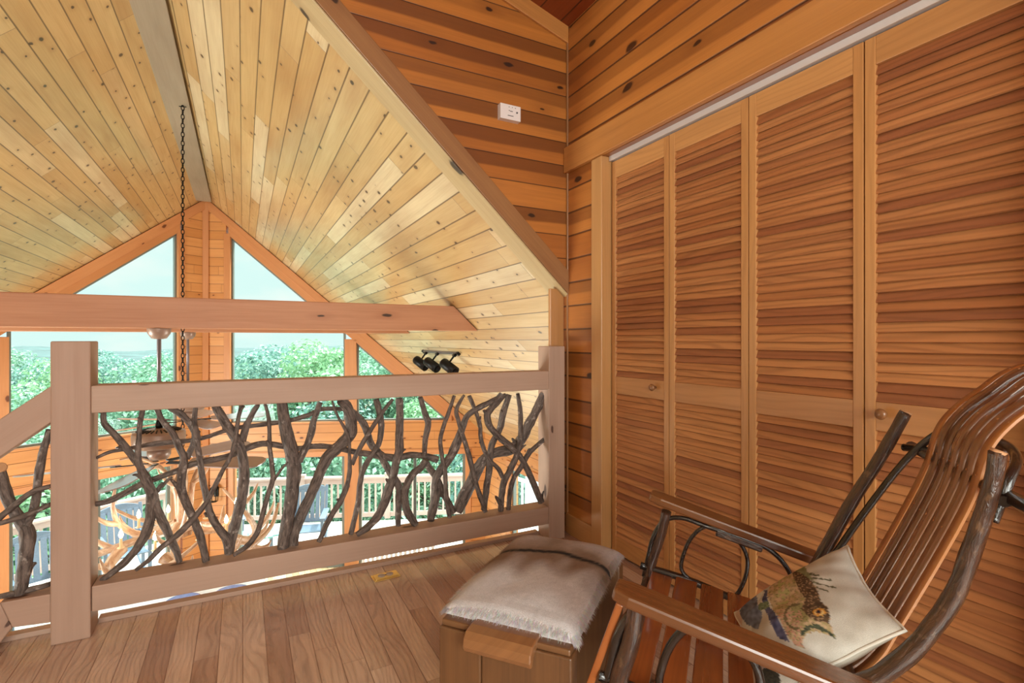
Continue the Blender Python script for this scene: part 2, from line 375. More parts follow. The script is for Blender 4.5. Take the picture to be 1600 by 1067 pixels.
def wpanel(mb, W, pts, n0, n1):
    """flat board wall: polygon (s,z) with thickness, boards horizontal"""
    P = [W(s, n0, z) for s, z in pts]; b = len(mb.v); k = len(pts); r = rnd.random()
    mb.v += P + [W(s, n1, z) for s, z in pts]
    mb.face(list(range(b, b + k)), [tuple(p) for p in pts], r); mb.face(list(range(b + 2 * k - 1, b + k - 1, -1)), [tuple(p) for p in reversed(pts)], r)
    for i in range(k):
        j = (i + 1) % k; mb.face([b + j, b + i, b + k + i, b + k + j], [(pts[j][0], pts[j][1]), (pts[i][0], pts[i][1]), (pts[i][0] + .1, pts[i][1]), (pts[j][0] + .1, pts[j][1])], r)

# ---- loft floor and great room floor
m = MB(); T_ = .25
m.poly([(-3.2, -2.6, 0), (1.78, -2.6, 0), (1.78, 2.6, 0), (-3.2, 2.6, 0)], lambda p: (p[1], p[0]))
m.poly([(1.78, -2.6, 0), (2.45, -2.6, 0), (2.45, 2.6, 0), (1.78, 2.6, 0)], lambda p: (p[1], p[0]))
m.poly([(-3.2, 2.6, -T_), (2.45, 2.6, -T_), (2.45, -2.6, -T_), (-3.2, -2.6, -T_)], lambda p: (p[1], p[0]))
m.poly([(-3.2, 2.6, 0), (2.45, 2.6, 0), (2.45, 2.6, -T_), (-3.2, 2.6, -T_)], lambda p: (p[0], p[2]))
struct('floor', m, 'floor')
m = MB(); m.span((-.505, 2.553, .0), (1.505, 2.596, .02), 0); m.span((-1.6, 2.553, .0), (-.62, 2.596, .02), 0)
struct('trim_1', m, 'rail', bevel=.003)
m = MB()
m.poly([(-4.8, 2.3, ZF), (3.8, 2.3, ZF), (3.8, 8.2, ZF), tuple(PR(0, .08, ZF)), (-4.8, 7.25, ZF)], lambda p: (p[1], p[0]))
struct('floor_2', m, 'low_floor')
m = MB(); m.poly([(-4.8, 2.45, -.25), (3.8, 2.45, -.25), (3.8, 2.45, ZF), (-4.8, 2.45, ZF)], lambda p: (p[0], p[2])); struct('wall_below_loft', m, 'siding')
m = MB(); m.poly([(-3.3, -2.6, -.05), (-3.2, -2.6, 0), (-3.2, 2.6, 0), (-3.2, 2.45, ZF), (-3.2, -2.6, ZF)], lambda p: (p[1], p[2])); struct('wall_stair', m, 'siding')

# ---- great room ceiling: two slopes and the ridge board
SL = math.hypot(1, .93)
m = MB()
R_ = [(RX, 2.52), (3.9, 2.52), (3.9, 8.04), (RX, 9.86)]
m.prism([(x, y, zr(x)) for x, y in R_], (0, 0, .12), (0, 1, 0))
for i, q in enumerate(m.f):
    m.uv[i] = [(m.v[k].y, m.v[k].x * SL + .02) for k in q]
struct('ceiling_right', m, 'ceiling')
m = MB()
L_ = [(RX, 9.86), (-4.9, 7.25), (-4.9, -2.6), (RX, -2.6)]
m.prism([(x, y, zl(x)) for x, y in L_], (0, 0, .12), (0, 1, 0))
for i, q in enumerate(m.f):
    m.uv[i] = [(m.v[k].y + 3.3, m.v[k].x * SL + .06) for k in q]
struct('ceiling_left', m, 'ceiling')
m = MB(); m.span((RX - .125, -1.5, 3.315), (RX + .085, 9.55, 3.335), 1)
struct('trim_2', m, 'ridge', bevel=.003)

# ---- loft partition wall over the ceiling line, dormer ceiling, rake trims
XW = 1.67
def zd(x): return 2.925 + .30 * (XW - x)
m = MB()
pts = [(XW + .08, zr(XW + .08)), (XW + .08, zd(XW + .08)), (RX, zd(RX)), (RX, zr(RX))]
m.prism([(x, 2.515, z) for x, z in pts], (0, .1, 0), (1, 0, 0))
for i, q in enumerate(m.f): m.uv[i] = [(m.v[k].x, m.v[k].z + .022) for k in q]
m.rid = [0.3] * len(m.rid)
struct('wall_gable', m, 'gable')
m = MB(); d_ = .128
x0, x1 = RX, XW + .005
m.prism([(x0, 2.50, zr(x0) - .006), (x1, 2.50, zr(x1) - .006), (x1, 2.50, zr(x1) + d_), (x0, 2.50, zr(x0) + d_)], (0, .17, 0), (1, 0, -.93))
struct('trim_3', m, 'dark_trim', bevel=.004)
m = MB()
m.prism([(x0, 2.503, zr(x0) - .020), (x1, 2.503, zr(x1) - .020), (x1, 2.503, zr(x1) - .007), (x0, 2.503, zr(x0) - .007)], (0, .17, 0), (1, 0, -.93))
struct('trim_12', m, 'soffit', bevel=.003)  # thin board added so the trim's underside looks lit
m = MB()
m.prism([(RX, 2.50, zd(RX) - .095), (XW, 2.50, zd(XW) - .095), (XW, 2.50, zd(XW) + .01), (RX, 2.50, zd(RX) + .01)], (0, .016, 0), (1, 0, -.3))
struct('trim_4', m, 'header', bevel=.003)
m = MB()
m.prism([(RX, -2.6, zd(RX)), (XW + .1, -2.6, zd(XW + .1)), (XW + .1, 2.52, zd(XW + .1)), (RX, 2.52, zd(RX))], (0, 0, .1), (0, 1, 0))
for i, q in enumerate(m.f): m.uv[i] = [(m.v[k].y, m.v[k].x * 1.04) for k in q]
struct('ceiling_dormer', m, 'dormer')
m = MB(); m.span((1.578, 2.553, 0), (1.682, 2.575, zr(1.62) - .02), 2)
struct('trim_5', m, 'trim', bevel=.004)
m = MB(); m.tube([(XW - .002, 2.508, .12), (XW - .002, 2.508, 2.83)], .007, seg=8, sub=1, flat=1.0)
struct('trim_6', m, 'dark_trim')

# ---- closet wall: siding, header, casing, dark closet behind
ZO = 2.075; YA, YB = .49, 2.168
m = MB()
def wallx(y0, y1, z0, z1):
    m.span((XW, y0, z0), (XW + .08, y1, z1), 1); 
    for i in range(len(m.f) - 6, len(m.f)): m.uv[i] = [(m.v[k].y, m.v[k].z + .03) for k in m.f[i]]
wallx(YB + .005, 2.66, 0, ZO); wallx(-2.6, 2.66, ZO, zd(XW) + .02); wallx(-2.6, YA - .005, 0, ZO)
struct('wall_closet', m, 'siding')
m = MB(); m.span((XW - .028, -.2, ZO + .002), (XW, 2.512, ZO + .145), 1); struct('trim_7', m, 'header', bevel=.004)
m = MB(); m.span((XW - .016, YB + .003, 0), (XW + .055, YB + .092, ZO), 2); struct('trim_8', m, 'trim', bevel=.004)
m = MB(); m.span((XW - .016, YA - .09, 0), (XW + .055, YA - .003, ZO), 2); struct('trim_9', m, 'trim', bevel=.004)
m = MB(); m.span((XW - .011, YB + .095, .0), (XW, 2.512, .115), 1); struct('baseboard_closet', m, 'trim', bevel=.004)
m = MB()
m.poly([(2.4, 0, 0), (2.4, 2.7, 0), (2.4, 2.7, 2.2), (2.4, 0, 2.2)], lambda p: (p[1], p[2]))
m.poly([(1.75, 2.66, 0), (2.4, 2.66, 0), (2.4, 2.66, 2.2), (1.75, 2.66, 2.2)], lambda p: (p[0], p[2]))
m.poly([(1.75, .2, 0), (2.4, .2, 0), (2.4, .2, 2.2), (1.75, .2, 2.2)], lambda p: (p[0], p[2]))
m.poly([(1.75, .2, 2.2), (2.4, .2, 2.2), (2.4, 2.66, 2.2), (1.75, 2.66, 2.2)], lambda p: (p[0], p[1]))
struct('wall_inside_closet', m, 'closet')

# ---- bifold louvered doors
XD = 1.715
J = [2.164, 1.752, 1.337, .922, .508]
def door(i):
    ya, yb = J[i + 1] + .002, J[i] - .002
    z0, z1 = .012, 2.045; sw = .031; t = .028
    rails = [(z0, .095), (.838, .926), (1.957, z1)]
    d = MB()
    for y0, y1 in ((ya, ya + sw), (yb - sw, yb)): d.span((XD, y0, z0), (XD + t, y1, z1), 2)
    o = struct('door_%d' % (i + 1), d, 'stile', bevel=.002)
    for a, b in rails:
        r = MB(); r.span((XD + .001, ya + sw, a), (XD + t - .001, yb - sw, b), 1); r.build('rail', 'stile', o, bevel=.0015)
    for a, b in ((.095, .838), (.926, 1.957)):
        n = round((b - a) / .0303); p = (b - a) / n
        r = MB(); Rm = Matrix.Rotation(math.radians(34), 3, 'Y')
        for k in range(n):
            r.box((XD + .0115 + rnd.uniform(-.0007, .0007), (ya + yb) / 2, a + p * (k + .5)), (.0065, yb - ya - 2 * sw + .004, .0335), Matrix.Rotation(math.radians(25 + rnd.uniform(-1.5, 1.5)), 3, 'Y'), 1)
        r.build('louver_panel', 'louver', o)
    return o
doors = [door(i) for i in range(4)]
for i, y in ((0, 1.838), (3, .862)):
    k = MB(); k.lathe([(.006, 0), (.008, .01), (.015, .018), (.017, .026), (.012, .032), (.002, .034)], (XD, y, .893), 16, Matrix.Rotation(-PI / 2, 3, 'Y'))
    tag(k.build('knob', 'saddle', doors[i]), 'round turned wooden knob')
m = MB(); m.span((XD - .012, YA, 2.05), (XD + .02, YB, 2.0745), 1); m.span((XD - .014, YA, 2.049), (XD - .011, YB, 2.0745), 1)
struct('door_track_trim', m, 'metal_white')

# ---- window wall (prow): right half
def zrp(s): return 3.433 - .8623 * s
def zlp(s): return 3.433 - .7972 * s
def prow(W, Mx, zc, glass_s0, segs, low_segs, send, side):
    off = .30
    w = MB()
    wpanel(w, W, [(0, ZF), (glass_s0 - .07, ZF), (glass_s0 - .07, zc(glass_s0 - .07) - .02), (0, zc(0) - .02)], .0, .14)
    wpanel(w, W, [(glass_s0 - .07, -.79), (send, -.79), (send, -.26), (glass_s0 - .07, -.26)], .0, .14)
    e = max(b for a, b in segs); e2 = max(b for a, b in low_segs)
    wpanel(w, W, [(e, -.26), (send, -.26), (send, zc(send) - .01), (e, zc(e) - .01)] if zc(send) > -.3 else [(e, -.26), (send, -.26), (send, -.28), (e, zc(e) - .01)], .02, .14)
    wpanel(w, W, [(e2, ZF), (send, ZF), (send, -.79), (e2, -.79)], .0, .14)
    struct('wall_' + side, w, 'prow')
    # rake frieze board and inner casing under the ceiling
    t = MB(); s0, s1 = 0.0, min(send, e + .25)
    t.prism([W(s0, -.03, zc(s0) - .17), W(s1, -.03, zc(s1) - .17), W(s1, -.03, zc(s1) - .004), W(s0, -.03, zc(s0) - .004)], Mx @ Vector((0, .17, 0)), W(1, 0, zc(1)) - W(0, 0, zc(0)))
    t2 = MB(); g0 = glass_s0 - .03
    t2.prism([W(g0, -.012, zc(g0) - off), W(e + .02, -.012, zc(e + .02) - off), W(e + .02, -.012, zc(e + .02) - .16), W(g0, -.012, zc(g0) - .16)], Mx @ Vector((0, .13, 0)), W(1, 0, zc(1)) - W(0, 0, zc(0)))
    struct('trim_rake_' + side, t, 'prow_trim', bevel=.004); struct('trim_inner_rake_' + side, t2, 'prow_trim', bevel=.004)
    # casings and mullions
    c = MB()
    wbox(c, W, Mx, glass_s0 - .1, glass_s0, -.014, .13, -.26, zc(glass_s0) - off + .05)
    wbox(c, W, Mx, glass_s0 - .03, glass_s0 + .05, -.014, .13, ZF, -.79)
    for k in range(len(segs) - 1):
        a, b = segs[k][1], segs[k + 1][0]; wbox(c, W, Mx, a, b, -.012, .13, -.24, zc(b) - off + .06)
    for k in range(len(low_segs) - 1):
        a, b = low_segs[k][1], low_segs[k + 1][0]; wbox(c, W, Mx, a, b, -.012, .13, ZF, -.79)
    wbox(c, W, Mx, e2, e2 + .1, -.014, .1, ZF, -.74)
    struct('trim_casing_' + side, c, 'prow_trim', bevel=.003)
    c = MB(); wbox(c, W, Mx, glass_s0, e, -.02, .1, -.265, -.25, 0); wbox(c, W, Mx, glass_s0, e2 + .1, -.014, .1, -.83, -.745, 0)
    struct('trim_sill_' + side, c, 'prow_trim', bevel=.003)
    return off
prow(PR, MR, zrp, .377, [(.377, 2.205), (2.395, 3.965)], [(.437, 2.2), (2.43, 4.215)], 4.56, 'right')
prow(PL, ML, zlp, .431, [(.431, 2.384), (2.56, 3.85)], [(.523, 2.384), (2.56, 4.3)], 4.75, 'left')
m = MB(); m.box(PR(0, -.02, .36), (.085, .05, 6.1), None, 2); struct('trim_10', m, 'prow_trim', bevel=.004)

WN = [0]
def window(W, Mx, pts, jamb=.03):
    """glazed opening: polygon (s,z) -> dark jamb frame with a pane"""
    WN[0] += 1
    f = MB(); k = len(pts)
    cx = sum(p[0] for p in pts) / k; cz = sum(p[1] for p in pts) / k
    for i in range(k):
        a, b = Vector((pts[i][0], pts[i][1])), Vector((pts[(i + 1) % k][0], pts[(i + 1) % k][1]))
        d = (b - a); nrm = Vector((-d.y, d.x)).normalized()
        if nrm.dot(Vector((cx, cz)) - a) < 0: nrm = -nrm
        q = [a, b, b + nrm * jamb, a + nrm * jamb]
        f.prism([W(p.x, .04, p.y) for p in q], Mx @ Vector((0, .05, 0)), W(b.x, 0, b.y) - W(a.x, 0, a.y))
    o = struct('window_%d' % WN[0], f, 'jamb')
    g = MB(); g.prism([W(s, .062, z) for s, z in pts], Mx @ Vector((0, .006, 0)), UPZ); g.build('pane', 'glass', o)
    return o
def rake(zc, s): return zc(s) - .30
window(PR, MR, [(.377, -.25), (2.205, -.25), (2.205, rake(zrp, 2.205)), (.377, rake(zrp, .377))])
window(PR, MR, [(2.395, -.25), (3.92, -.25), (2.395, rake(zrp, 2.395))])
window(PL, ML, [(.431, -.25), (2.384, -.25), (2.384, rake(zlp, 2.384)), (.431, rake(zlp, .431))])
window(PL, ML, [(2.56, -.25), (3.85, -.25), (3.85, rake(zlp, 3.85)), (2.56, rake(zlp, 2.56))])
window(PR, MR, [(.48, ZF), (2.2, ZF), (2.2, -.8), (.48, -.8)], .05)
window(PR, MR, [(2.43, ZF), (3.38, ZF), (3.38, -.8), (2.43, -.8)], .045)
window(PR, MR, [(3.34, ZF), (4.215, ZF), (4.215, -.8), (3.34, -.8)], .045)
window(PL, ML, [(.523, ZF), (1.47, ZF), (1.47, -.8), (.523, -.8)], .045)
window(PL, ML, [(1.43, ZF), (2.384, ZF), (2.384, -.8), (1.43, -.8)], .045)
window(PL, ML, [(2.56, ZF), (4.3, ZF), (4.3, -.8), (2.56, -.8)], .045)

# ---- side walls of the great room: one seen window, two added for light
XR = 3.69
m = MB()
def wy(x, y0, y1, z0, z1):
    m.span((x, y0, z0), (x + .14, y1, z1), 1)
    for i in range(len(m.f) - 6, len(m.f)): m.uv[i] = [(m.v[k].y, m.v[k].z) for k in m.f[i]]
wy(XR, 2.3, 3.1, ZF, -.47); wy(XR, 5.2, 5.6, ZF, -.47); wy(XR, 3.1, 5.2, ZF, -2.0); wy(XR, 3.1, 5.2, -.8, -.47); wy(XR, 7.15, 8.2, ZF, -.47); wy(XR, 5.6, 7.15, ZF, -1.95); wy(XR, 5.6, 7.15, -.86, -.47)
struct('wall_right_side', m, 'prow')
m = MB()
for a, b in (((XR - .02, 7.13, -1.95), (XR, 7.24, -.86)), ((XR - .02, 5.52, -1.95), (XR, 5.62, -.86)), ((XR - .02, 5.5, -.88), (XR, 7.26, -.77)), ((XR - .03, 5.5, -2.02), (XR, 7.26, -1.93))): m.span(a, b, 1)
struct('trim_11', m, 'prow_trim', bevel=.003)
WY = lambda s, n, z: Vector((XR + n, 7.15 - s, z)); MY = Matrix(((0, 1, 0), (-1, 0, 0), (0, 0, 1)))
window(WY, MY, [(0, -1.95), (1.55, -1.95), (1.55, -.86), (0, -.86)], .04)
window(lambda s, n, z: Vector((XR + n, 5.2 - s, z)), MY, [(0, -2.0), (2.1, -2.0), (2.1, -.8), (0, -.8)], .04)  # unseen window added to let fill light into the great room
m = MB(); XL = -4.8
wy(XL - .14, -2.6, 3.2, ZF, -.5); wy(XL - .14, 6.4, 7.4, ZF, -.5); wy(XL - .14, 3.2, 6.4, ZF, -2.1); wy(XL - .14, 3.2, 6.4, -.7, -.5)
struct('wall_left_side', m, 'prow')
WZ = lambda s, n, z: Vector((XL - n, 6.4 - s, z)); MZ = Matrix(((0, -1, 0), (-1, 0, 0), (0, 0, 1)))
window(WZ, MZ, [(0, -2.1), (3.2, -2.1), (3.2, -.7), (0, -.7)], .04)  # unseen window, made large to let light in
# ---- wall behind the viewer; its wide window is added to bring in light
m = MB()
def wb(x0, x1, z0, z1): m.span((x0, -2.7, z0), (x1, -2.6, z1), 0)
wb(-4.9, -2.0, ZF, 3.7); wb(1.2, 2.5, -.3, 3.7); wb(-2.0, 1.2, -.3, .55); wb(-2.0, 1.2, 2.35, 3.7)
struct('wall_back', m, 'siding')
WB = lambda s, n, z: Vector((-2.0 + s, -2.6 - n, z)); MBk = Matrix(((1, 0, 0), (0, -1, 0), (0, 0, 1)))
window(WB, MBk, [(0, .55), (1.6, .55), (1.6, 2.35), (0, 2.35)], .05); window(WB, MBk, [(1.6, .55), (3.2, .55), (3.2, 2.35), (1.6, 2.35)], .05)

# ---- tie beams across the great room
for y0, drop in ((4.24, 0), (6.36, 0)):
    b = MB(); za, zb = 1.195, 1.41; th = .14
    xa, xb = (3.926 - 0, 0), 0
    xr0, xr1 = (2.94 - za) / .93, (2.94 - zb) / .93; xl0, xl1 = (za - 3.926) / .93, (zb - 3.926) / .93
    b.prism([(xl0 + .01, y0, za), (xr0 - .01, y0, za), (xr1 - .01, y0, zb), (xl1 + .01, y0, zb)], (0, th, 0), (1, 0, 0))
    o = tag(b.build('ceiling_beam', 'beam', bevel=.006), kind='structure')
# ================================================================ things
# ---- balcony railing: posts, rails and woven branches
YRF, YRB = 2.447, 2.560
YM = (YRF + YRB) / 2
rail = thing('balcony_railing', (.5, YM, 0), 'rustic balcony railing of pale square posts with woven bark branches between two rails', 'railing')
p = MB(); p.span((-.622, YRF - .003, 0), (-.505, YRB + .003, 1.11), 2); p.build('post', 'rail', rail, bevel=.005)
p = MB(); p.span((1.505, YRF, 0), (1.61, YRB + .008, 1.08), 2); p.build('post', 'rail', rail, bevel=.005)
p = MB(); p.span((-.505, YRF, .84), (1.505, YRB, .943), 0); p.build('top_rail', 'rail', rail, bevel=.004)
p = MB(); p.span((-.503, YRF, .094), (1.503, YRB, .190), 0); p.build('bottom_rail', 'rail', rail, bevel=.004)

def on_rail(px, py, dy=0.0): return on_plane(px, py, (0, YM + dy, 0), (0, 1, 0))
ZA = lambda x, y: (140 + x * .26243, 600 + y * .26243)       # survey sheet A (left half)
ZB = lambda x, y: (480 + x * .28110, 580 + y * .28110)       # survey sheet B (right half)
ZC = lambda x, y: (x * .41899, 620 + y * .41899)             # survey sheet C (stair side)
KB = {'A': (ZA, .26243), 'B': (ZB, .2811), 'C': (ZC, .41899)}
def branch(sheet, pts, dy=0.0, parent=rail, twigs=(), wob=.012, ends=(0, 0)):
    fn, k = KB[sheet]; P, Rr = [], []
    n = len(pts); ph = rnd.uniform(0, 6)
    for i, (x, y, w) in enumerate(pts):
        d = dy + wob * math.sin(ph + i * 1.1)
        q = on_rail(*fn(x, y), d); P.append(q); Rr.append(max(.0033, w * k * .46 * depth_of(q) / F))
    for e, i0, i1 in ((ends[0], 0, 1), (ends[1], -1, -2)):
        if e:
            P[i0] = P[i0] + (P[i0] - P[i1]).normalized() * e
    b = MB(); b.tube(P, Rr, seg=12, sub=5, rough=.22)
    for (x0, y0, x1, y1, w) in twigs:
        a, c = on_rail(*fn(x0, y0), dy), on_rail(*fn(x1, y1), dy - .02)
        r_ = w * k * .5 * depth_of(a) / F; b.tube([a, a.lerp(c, .55) + Vector((0, .004, .004)), c], [r_ * 1.15, r_, r_ * .55], seg=7, sub=3)
    return b.build('branch', 'bark', parent)
A, B, C_ = 'A', 'B', 'C'
branch(A, [(85, 150, 30), (85, 225, 34), (140, 290, 40), (200, 360, 42), (260, 440, 42), (310, 510, 46), (350, 590, 52), (372, 660, 66), (368, 740, 64), (345, 860, 58), (300, 950, 52), (240, 1030, 46), (150, 1110, 42), (72, 1168, 34)], -.01, twigs=((200, 375, 160, 380, 12),))
branch(A, [(372, 640, 44), (410, 760, 50), (450, 850, 50), (490, 940, 46), (520, 1000, 42), (536, 1062, 36)], .012, twigs=((400, 640, 440, 590, 26), (430, 610, 490, 555, 20)))
branch(A, [(322, 140, 32), (300, 230, 30), (295, 300, 30), (288, 400, 36), (295, 470, 40), (322, 560, 46), (365, 645, 52)], -.028, twigs=((305, 220, 284, 202, 12), (300, 555, 258, 542, 16)))
branch(A, [(15, 715, 34), (100, 700, 38), (200, 655, 42), (300, 600, 42), (400, 560, 38), (520, 515, 36), (620, 475, 36), (740, 450, 36), (850, 420, 38), (930, 385, 40), (1000, 360, 38), (1060, 355, 36), (1150, 370, 36), (1250, 385, 36), (1330, 370, 36), (1440, 375, 36), (1573, 402, 36), (1660, 417, 42), (1740, 430, 48), (1825, 440, 46), (1910, 424, 44), (2000, 428, 42), (2072, 450, 46)], .022, wob=.006, twigs=((735, 452, 738, 436, 12),))
branch(A, [(40, 440, 20), (120, 405, 22), (200, 390, 24), (300, 370, 26), (400, 355, 36), (500, 345, 32), (600, 335, 28), (700, 315, 28), (800, 280, 28), (880, 260, 28), (960, 250, 28), (1080, 235, 28), (1200, 215, 30), (1300, 185, 30), (1380, 150, 28), (1470, 148, 26), (1560, 158, 28), (1606, 200, 42), (1645, 262, 46), (1668, 340, 44), (1704, 395, 44), (1745, 425, 42)], .03, wob=.005, twigs=((190, 390, 158, 380, 10), (800, 280, 790, 262, 10)))
branch(A, [(398, 140, 34), (430, 210, 34), (500, 300, 38), (532, 370, 42), (560, 440, 46), (553, 510, 50), (545, 580, 52), (552, 640, 52), (590, 740, 50), (630, 830, 50), (665, 930, 48), (695, 1056, 42)], -.02, twigs=((540, 640, 485, 570, 24),))
branch(A, [(478, 140, 36), (550, 185, 42), (600, 240, 38), (632, 300, 46), (612, 370, 36), (575, 445, 40)], .005, twigs=((635, 300, 655, 285, 22),))
branch(A, [(632, 135, 28), (625, 220, 32), (635, 300, 44), (645, 380, 36), (660, 480, 36), (680, 600, 40), (697, 680, 42), (715, 760, 42), (760, 850, 46), (815, 920, 52), (832, 1005, 54)], -.005, twigs=((700, 785, 684, 772, 20),))
branch(A, [(905, 125, 28), (885, 210, 26), (872, 300, 26), (855, 380, 26), (835, 440, 26), (790, 520, 28), (740, 620, 30), (690, 710, 30), (620, 800, 38), (520, 900, 38), (430, 970, 34), (350, 1050, 30), (276, 1106, 24)], -.035, twigs=((895, 160, 925, 132, 18),))
branch(A, [(748, 130, 48), (800, 220, 58), (850, 290, 60), (890, 360, 58), (912, 450, 60), (922, 540, 62), (912, 640, 62), (892, 740, 64), (862, 850, 64), (842, 930, 62), (830, 1008, 58)], .0, twigs=((905, 740, 922, 700, 20),))
branch(A, [(1003, 120, 30), (962, 190, 38), (930, 260, 46), (908, 340, 44)], .01)
branch(A, [(1045, 115, 20), (1065, 200, 24), (1070, 280, 26), (1072, 380, 28), (1085, 470, 30), (1090, 570, 30), (1062, 660, 30), (1035, 760, 30), (1000, 880, 34), (940, 960, 34), (855, 1020, 26)], -.03, twigs=((1068, 365, 1052, 338, 14), (1095, 575, 1180, 465, 16)))
branch(A, [(1143, 105, 66), (1160, 220, 76), (1180, 320, 82), (1205, 420, 86), (1216, 500, 92), (1210, 600, 86), (1195, 720, 82), (1170, 860, 80), (1150, 975, 76)], .0, twigs=((1225, 590, 1240, 560, 20),))
branch(A, [(1372, 108, 34), (1335, 220, 40), (1320, 290, 42), (1290, 370, 42), (1245, 460, 50)], .008, twigs=((1330, 270, 1340, 245, 12),))
branch(B, [(185, 160, 56), (225, 205, 64), (245, 290, 72), (228, 365, 72), (165, 428, 70), (108, 485, 66), (58, 598, 62), (8, 712, 60), (-40, 815, 62), (-68, 893, 58), (-76, 970, 54)], -.008, twigs=((255, 320, 274, 312, 18),))
branch(B, [(138, 165, 14), (170, 250, 16), (210, 320, 20), (232, 380, 20), (235, 460, 18), (236, 560, 28), (220, 640, 30), (185, 720, 34), (130, 810, 34), (95, 880, 32), (65, 948, 30)], -.035, twigs=((180, 725, 165, 715, 16),))
branch(B, [(475, 155, 20), (420, 225, 24), (370, 300, 26), (320, 380, 28), (280, 450, 28), (248, 520, 26)], -.015)
branch(B, [(383, 155, 36), (402, 230, 38), (412, 300, 38), (402, 390, 34), (370, 450, 32), (320, 530, 34), (295, 610, 32), (287, 700, 34), (270, 790, 32), (243, 905, 30)], .0)
branch(B, [(513, 150, 42), (515, 250, 46), (512, 350, 48), (510, 440, 52), (490, 520, 48), (478, 590, 50), (455, 650, 54), (425, 740, 54), (390, 810, 48), (330, 870, 42), (276, 908, 32)], -.01, twigs=((520, 455, 545, 435, 18), (455, 625, 438, 600, 18)))
branch(B, [(390, 440, 36), (420, 490, 38), (460, 560, 44), (492, 608, 44), (512, 650, 44), (507, 740, 42), (505, 858, 32)], .012)
branch(B, [(628, 145, 28), (650, 220, 36), (672, 290, 38), (656, 380, 32), (652, 470, 30)], -.012, twigs=((675, 285, 688, 272, 14),))
branch(B, [(660, 490, 40), (640, 525, 44), (590, 570, 42), (556, 630, 44), (542, 700, 46), (556, 780, 46), (602, 850, 40)], -.015)
branch(B, [(655, 495, 40), (680, 540, 40), (715, 585, 42), (742, 645, 42), (790, 740, 40), (815, 785, 36)], .02)
branch(B, [(817, 135, 20), (790, 220, 24), (760, 300, 26), (740, 390, 26), (750, 480, 26), (765, 560, 28), (770, 640, 28), (775, 720, 30), (792, 812, 26)], -.04)
branch(B, [(872, 132, 16), (830, 210, 24), (842, 280, 26), (872, 380, 28), (902, 480, 30), (932, 600, 30), (960, 690, 30), (992, 782, 28)], -.04)
branch(B, [(1100, 135, 28), (1060, 152, 30), (960, 200, 34), (890, 250, 36), (858, 330, 42), (830, 400, 54), (800, 470, 52), (750, 540, 54), (720, 590, 52), (715, 650, 58), (710, 720, 58), (690, 800, 50), (686, 832, 42)], .0)
branch(B, [(900, 138, 26), (935, 220, 24), (960, 300, 26), (966, 380, 26), (990, 450, 26), (1020, 500, 26), (1060, 540, 28), (1088, 592, 26)], -.02, twigs=((962, 310, 964, 250, 12), (970, 400, 958, 398, 12)))
branch(B, [(1085, 132, 50), (1030, 200, 38), (1002, 240, 42), (1012, 300, 40), (1060, 360, 38), (1120, 410, 38), (1180, 470, 38), (1220, 540, 38), (1260, 630, 38), (1302, 728, 38)], -.03, twigs=((1000, 235, 980, 220, 22), (1304, 715, 1314, 668, 14)))
branch(B, [(1122, 130, 34), (1090, 230, 42), (1070, 320, 40), (1030, 400, 40), (1015, 470, 42), (1010, 560, 42), (996, 650, 40), (982, 770, 34)], .0, twigs=((1085, 235, 1078, 215, 14),))
branch(B, [(1315, 125, 46), (1272, 220, 52), (1230, 300, 56), (1190, 380, 58), (1140, 430, 62), (1060, 450, 62), (1000, 475, 60), (950, 540, 72), (910, 620, 74), (870, 700, 76), (832, 782, 56)], .025, wob=.006, twigs=((1155, 400, 1140, 375, 18),))
branch(B, [(1170, 125, 24), (1185, 220, 30), (1186, 330, 30), (1180, 400, 34), (1160, 480, 36), (1122, 560, 38), (1092, 620, 42), (1080, 700, 38), (1075, 778, 32)], -.012, twigs=((1074, 742, 1048, 696, 22), (1178, 445, 1216, 410, 14)))
branch(B, [(1318, 378, 24), (1270, 420, 28), (1230, 460, 30), (1190, 530, 32), (1150, 590, 30), (1130, 660, 30), (1118, 768, 28)], -.005, twigs=((1222, 470, 1236, 430, 14),))

# ---- stair railing on the left of the post, going down
st = thing('stair_railing', (-.95, YM, 0), 'stair railing of pale timber with forked bark branches, sloping down left of the tall post', 'railing')
def stick(pts, name):
    b = MB(); P = [on_plane(x, y, (0, YRF + .006, 0), (0, 1, 0)) for x, y in pts]
    b.prism(P, (0, .10, 0), P[1] - P[0]); return b.build(name, 'rail', st, bevel=.004)
stick([(-75, 703), (83, 600.8), (83, 657.7), (-75, 765)], 'handrail')
stick([(0, 942), (79, 928), (79, 973), (19, 981)], 'bottom_rail')
stick([(-60, 1010), (0, 942), (19, 981), (-20, 1030), (-50, 1070)], 'stringer_rail')
branch(C_, [(75, 735, 44), (84, 690, 44), (97, 600, 48), (102, 510, 52), (88, 475, 46), (50, 420, 42), (22, 360, 40), (8, 310, 38), (2, 275, 36)], .0, st, twigs=((115, 635, 133, 622, 14),))
branch(C_, [(92, 490, 34), (125, 420, 30), (140, 330, 30), (155, 230, 30), (172, 165, 28), (187, 122, 26)], .005, st)
branch(C_, [(-40, 490, 24), (0, 450, 24), (60, 400, 24), (120, 355, 22), (190, 332, 18)], -.03, st)
branch(C_, [(-40, 480, 18), (0, 472, 20), (100, 440, 22), (190, 400, 18)], -.035, st)
branch(C_, [(-60, 765, 18), (0, 745, 22), (100, 722, 24), (188, 697, 20)], -.015, st)
c = MB(); q = on_rail(3, 735, 0); c.lathe([(.019, -.004), (.019, .004), (.017, .006)], q + Vector((.0, -.012, .012)), 14, Matrix.Rotation(math.radians(55), 3, 'X')); tag(c.build('cut_end', 'cut', st), 'pale sawn branch end')

